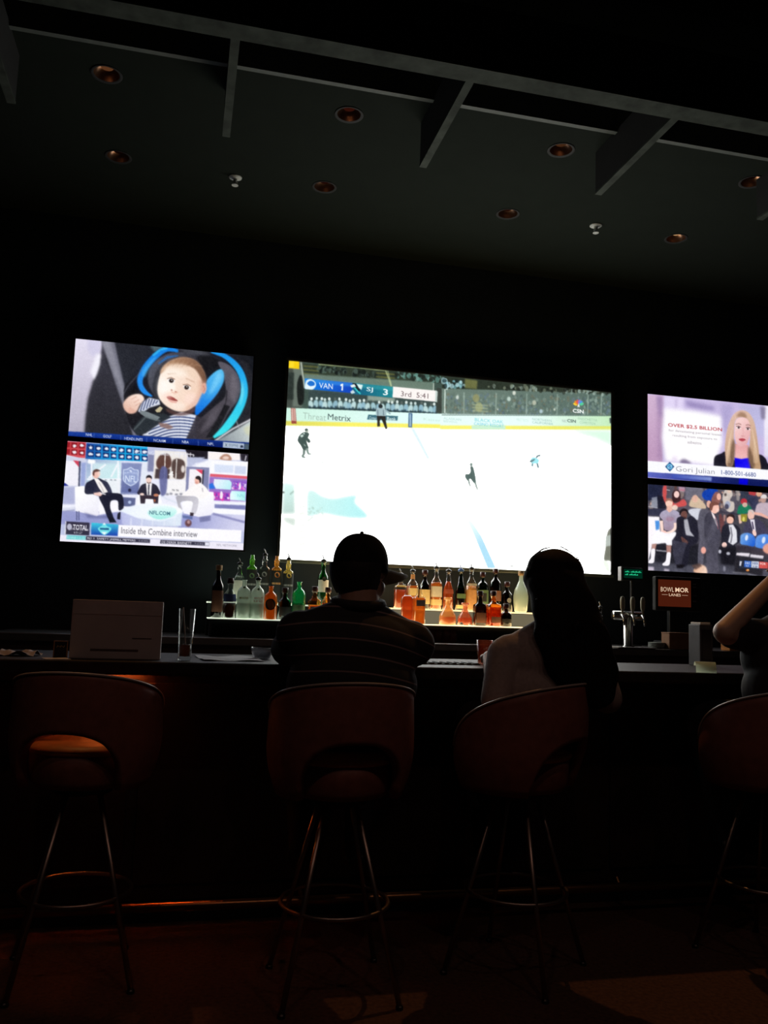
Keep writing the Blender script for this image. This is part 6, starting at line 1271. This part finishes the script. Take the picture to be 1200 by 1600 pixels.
# ---- the woman with long hair
base = V3(1.30, 3.08, .80)
wom = thing('person', 'person with long dark wavy hair and pale top seated with back to viewer', 'person', base)
HD, HDIR = V3(1.425, 3.15, 1.432), V3(-.28, .96, 0)
hipL, hipR = V3(1.21, 3.12, .875), V3(1.38, 3.12, .875); knL, knR = V3(1.20, 3.46, .86), V3(1.39, 3.46, .86); anL, anR = V3(1.23, 3.345, .385), V3(1.36, 3.345, .385)
torso = [('e', (1.295, 3.09, .885), (.17, .125, .09)), ('e', (1.325, 3.08, .99), (.145, .110, .12)), ('e', (1.37, 3.10, 1.11), (.165, .108, .13)), ('c', (1.228, 3.10, 1.148), .054, (1.545, 3.11, 1.175), .054), ('c', (1.395, 3.11, 1.222), .058, (1.275, 3.10, 1.170), .046), ('c', (1.395, 3.11, 1.225), .058, (1.52, 3.11, 1.195), .046)]
armU = [('c', (1.210, 3.10, 1.135), .054, (1.148, 3.02, .975), .043), ('c', (1.565, 3.11, 1.17), .054, (1.60, 3.03, .985), .043)]
armF = [('c', (1.148, 3.02, .98), .039, (1.215, 3.29, 1.118), .025), ('c', (1.60, 3.03, .99), .039, (1.53, 3.29, 1.118), .025)]
hands = hand_parts((1.215, 3.29, 1.117), (.35, .9, -.06), (0, 0, 1), -1, .92) + hand_parts((1.53, 3.29, 1.117), (-.35, .9, -.06), (0, 0, 1), 1, .92)
nk = [('c', (1.40, 3.115, 1.22), .050, (1.418, 3.135, 1.36), .047)]
obj_me('body', shift(body_mesh(torso + armU + armF + hands + nk + head_parts(HD, HDIR, .96) + legs(hipL, hipR, knL, knR, anL, anR, .078) + foot_parts(anL, s=.9) + foot_parts(anR, s=.9), .006), base), M_skin2, wom, True)
obj_me('top', shift(body_mesh(shell(torso, .014) + shell(armU, .015), .008, 6), base), mat('pale_knit', (.34, .28, .26), .85, var=.1, scale=70, bump=.2), wom, True)
obj_me('trousers', shift(body_mesh(shell(legs(hipL, hipR, knL, knR, anL, anR, .078), .010) + [('e', (1.295, 3.09, .87), (.18, .135, .08))], .010), base), mat('black_jeans', (.018, .018, .022), .85), wom, True)
for a in (anL, anR): obj_me('shoe', shift(body_mesh(shell(foot_parts(a, s=.9), .006), .007), base), MATS['black_leather'], wom, True)
add_eyes(wom, HD, HDIR, .96, base)
M_hair = mat('long_black_hair', (.007, .006, .007), .8, var=.3, scale=60, spec=.1)
HK = [((1.425, 3.10, 1.40), (.122, .100, .10)), ((1.43, 3.05, 1.33), (.130, .078, .09)), ((1.435, 3.00, 1.23), (.150, .062, .09)), ((1.455, 2.965, 1.13), (.150, .048, .085)), ((1.485, 2.955, 1.06), (.125, .042, .070)), ((1.515, 2.950, 1.00), (.070, .032, .050))]
hp = [('e', HD + V3(.0, -.012, .012), (.119, .112, .112))]
for (c0, r0), (c1, r1) in zip(HK, HK[1:]):
    for k in range(4): q = k / 4; hp.append(('e', Vector(c0).lerp(Vector(c1), q), tuple(a_ + (b_ - a_) * q for a_, b_ in zip(r0, r1))))
hp.append(('e', HK[-1][0], HK[-1][1]))
me = body_mesh(hp, .008, 10); b = B(); b.from_mesh(me); bpy.data.meshes.remove(me)
cH = HD + V3(0, .05, -.02)                                # open the hair for the face
bmesh.ops.delete(b, geom=[v for v in b.verts if (v.co - HD).dot(HDIR) > .055 and v.co.z < HD.z + .062 and v.co.z > HD.z - .14], context='VERTS')
for v in b.verts: v.co.x += .004 * math.sin(v.co.z * 55 + v.co.x * 30)
bmesh.ops.translate(b, vec=-base, verts=b.verts)
R = random.Random(11)
for k in range(70):                                      # loose wavy locks
    s_ = R.uniform(-1, 1); x0 = 1.43 + s_ * .125; z0 = R.uniform(1.15, 1.36); y0 = 3.0 - .06 * math.sqrt(max(0, 1 - s_ * s_)) + (.05 if z0 > 1.28 else 0)
    ln = R.uniform(.10, .20); ph = R.uniform(0, 6); pts = []
    for i in range(8):
        q = i / 7; pts.append(V3(x0 + .05 * q * (.8 - s_ * .35) + .010 * math.sin(q * 9 + ph), y0 - .018 * q + .006 * math.cos(q * 8 + ph), z0 - ln * q) - base)
    add_tube(b, pts, [.008, .008, .007, .007, .006, .005, .003, .0012], 6)
for k in range(22):                                      # flyaway strands on the crown
    t = R.uniform(0, PI); pts = []
    for i in range(5):
        q = i / 4; a = t + q * .5; pts.append(HD - base + V3(.119 * math.cos(a), -.03 + R.uniform(-.01, .01), .014 + (.114 + .006 * q) * math.sin(a)))
    add_tube(b, pts, .0012, 4)
o = obj('hair', b, M_hair, wom, True); o['label'] = 'long dark wavy hair falling down the back'

# ---- the person at the picture edge
base = V3(2.40, 3.08, .80)
per = thing('person', 'person in dark clothes at picture edge with bare raised forearm', 'person', base)
HD, HDIR = V3(2.56, 3.20, 1.50), V3(-.1, 1, 0)
hipL, hipR = V3(2.31, 3.12, .885), V3(2.49, 3.12, .885); knL, knR = V3(2.30, 3.48, .87), V3(2.52, 3.48, .87); anL, anR = V3(2.30, 3.33, .385), V3(2.44, 3.33, .385)
torso = [('e', (2.40, 3.08, .895), (.175, .13, .10)), ('e', (2.43, 3.08, 1.02), (.175, .125, .14)), ('e', (2.46, 3.11, 1.15), (.19, .12, .14)), ('c', (2.315, 3.12, 1.235), .06, (2.67, 3.13, 1.235), .06), ('c', (2.50, 3.14, 1.29), .062, (2.36, 3.12, 1.24), .05), ('c', (2.51, 3.14, 1.29), .062, (2.65, 3.13, 1.24), .05)]
armU = [('c', (2.315, 3.12, 1.235), .060, (2.105, 3.01, 1.245), .046), ('c', (2.67, 3.13, 1.225), .060, (2.74, 3.345, 1.12), .046)]
armF = [('c', (2.090, 3.00, 1.250), .044, (2.47, 3.13, 1.515), .029), ('c', (2.74, 3.35, 1.12), .042, (2.84, 3.56, 1.108), .028)]
hands = hand_parts((2.47, 3.13, 1.515), (.72, .28, .62), (-.2, -.9, .3), 1, 1, .5) + hand_parts((2.84, 3.56, 1.106), (.1, .9, 0), (0, 0, 1), 1)
nk = [('c', (2.51, 3.15, 1.28), .058, (2.545, 3.18, 1.42), .054)]
obj_me('body', shift(body_mesh(torso + armU + armF + hands + nk + head_parts(HD, HDIR) + legs(hipL, hipR, knL, knR, anL, anR) + foot_parts(anL) + foot_parts(anR), .006), base), M_skin2, per, True)
obj_me('shirt', shift(body_mesh(shell(torso, .014) + [('c', armU[0][1], .076, Vector(armU[0][1]).lerp(Vector(armU[0][3]), .80), .060), ('c', armU[1][1], .076, Vector(armU[1][1]).lerp(Vector(armU[1][3]), .80), .060)], .008, 6), base), mat('black_tee', (.012, .012, .014), .85), per, True)
obj_me('trousers', shift(body_mesh(shell(legs(hipL, hipR, knL, knR, anL, anR), .010) + [('e', (2.40, 3.08, .88), (.185, .14, .09))], .010), base), MATS['dark_denim'], per, True)
for a in (anL, anR): obj_me('shoe', shift(body_mesh(shell(foot_parts(a), .006), .007), base), MATS['black_leather'], per, True)
add_eyes(per, HD, HDIR, 1, base)
me = body_mesh([('e', HD + V3(0, -.010, .014), (.085, .102, .104))], .008); b = B(); b.from_mesh(me); bpy.data.meshes.remove(me)
bmesh.ops.delete(b, geom=[v for v in b.verts if ((v.co - HD).dot(HDIR) > .03 and v.co.z < HD.z + .05) or v.co.z < HD.z - .06], context='VERTS'); bmesh.ops.translate(b, vec=-base, verts=b.verts); obj('hair', b, MATS['dark_hair'], per, True)
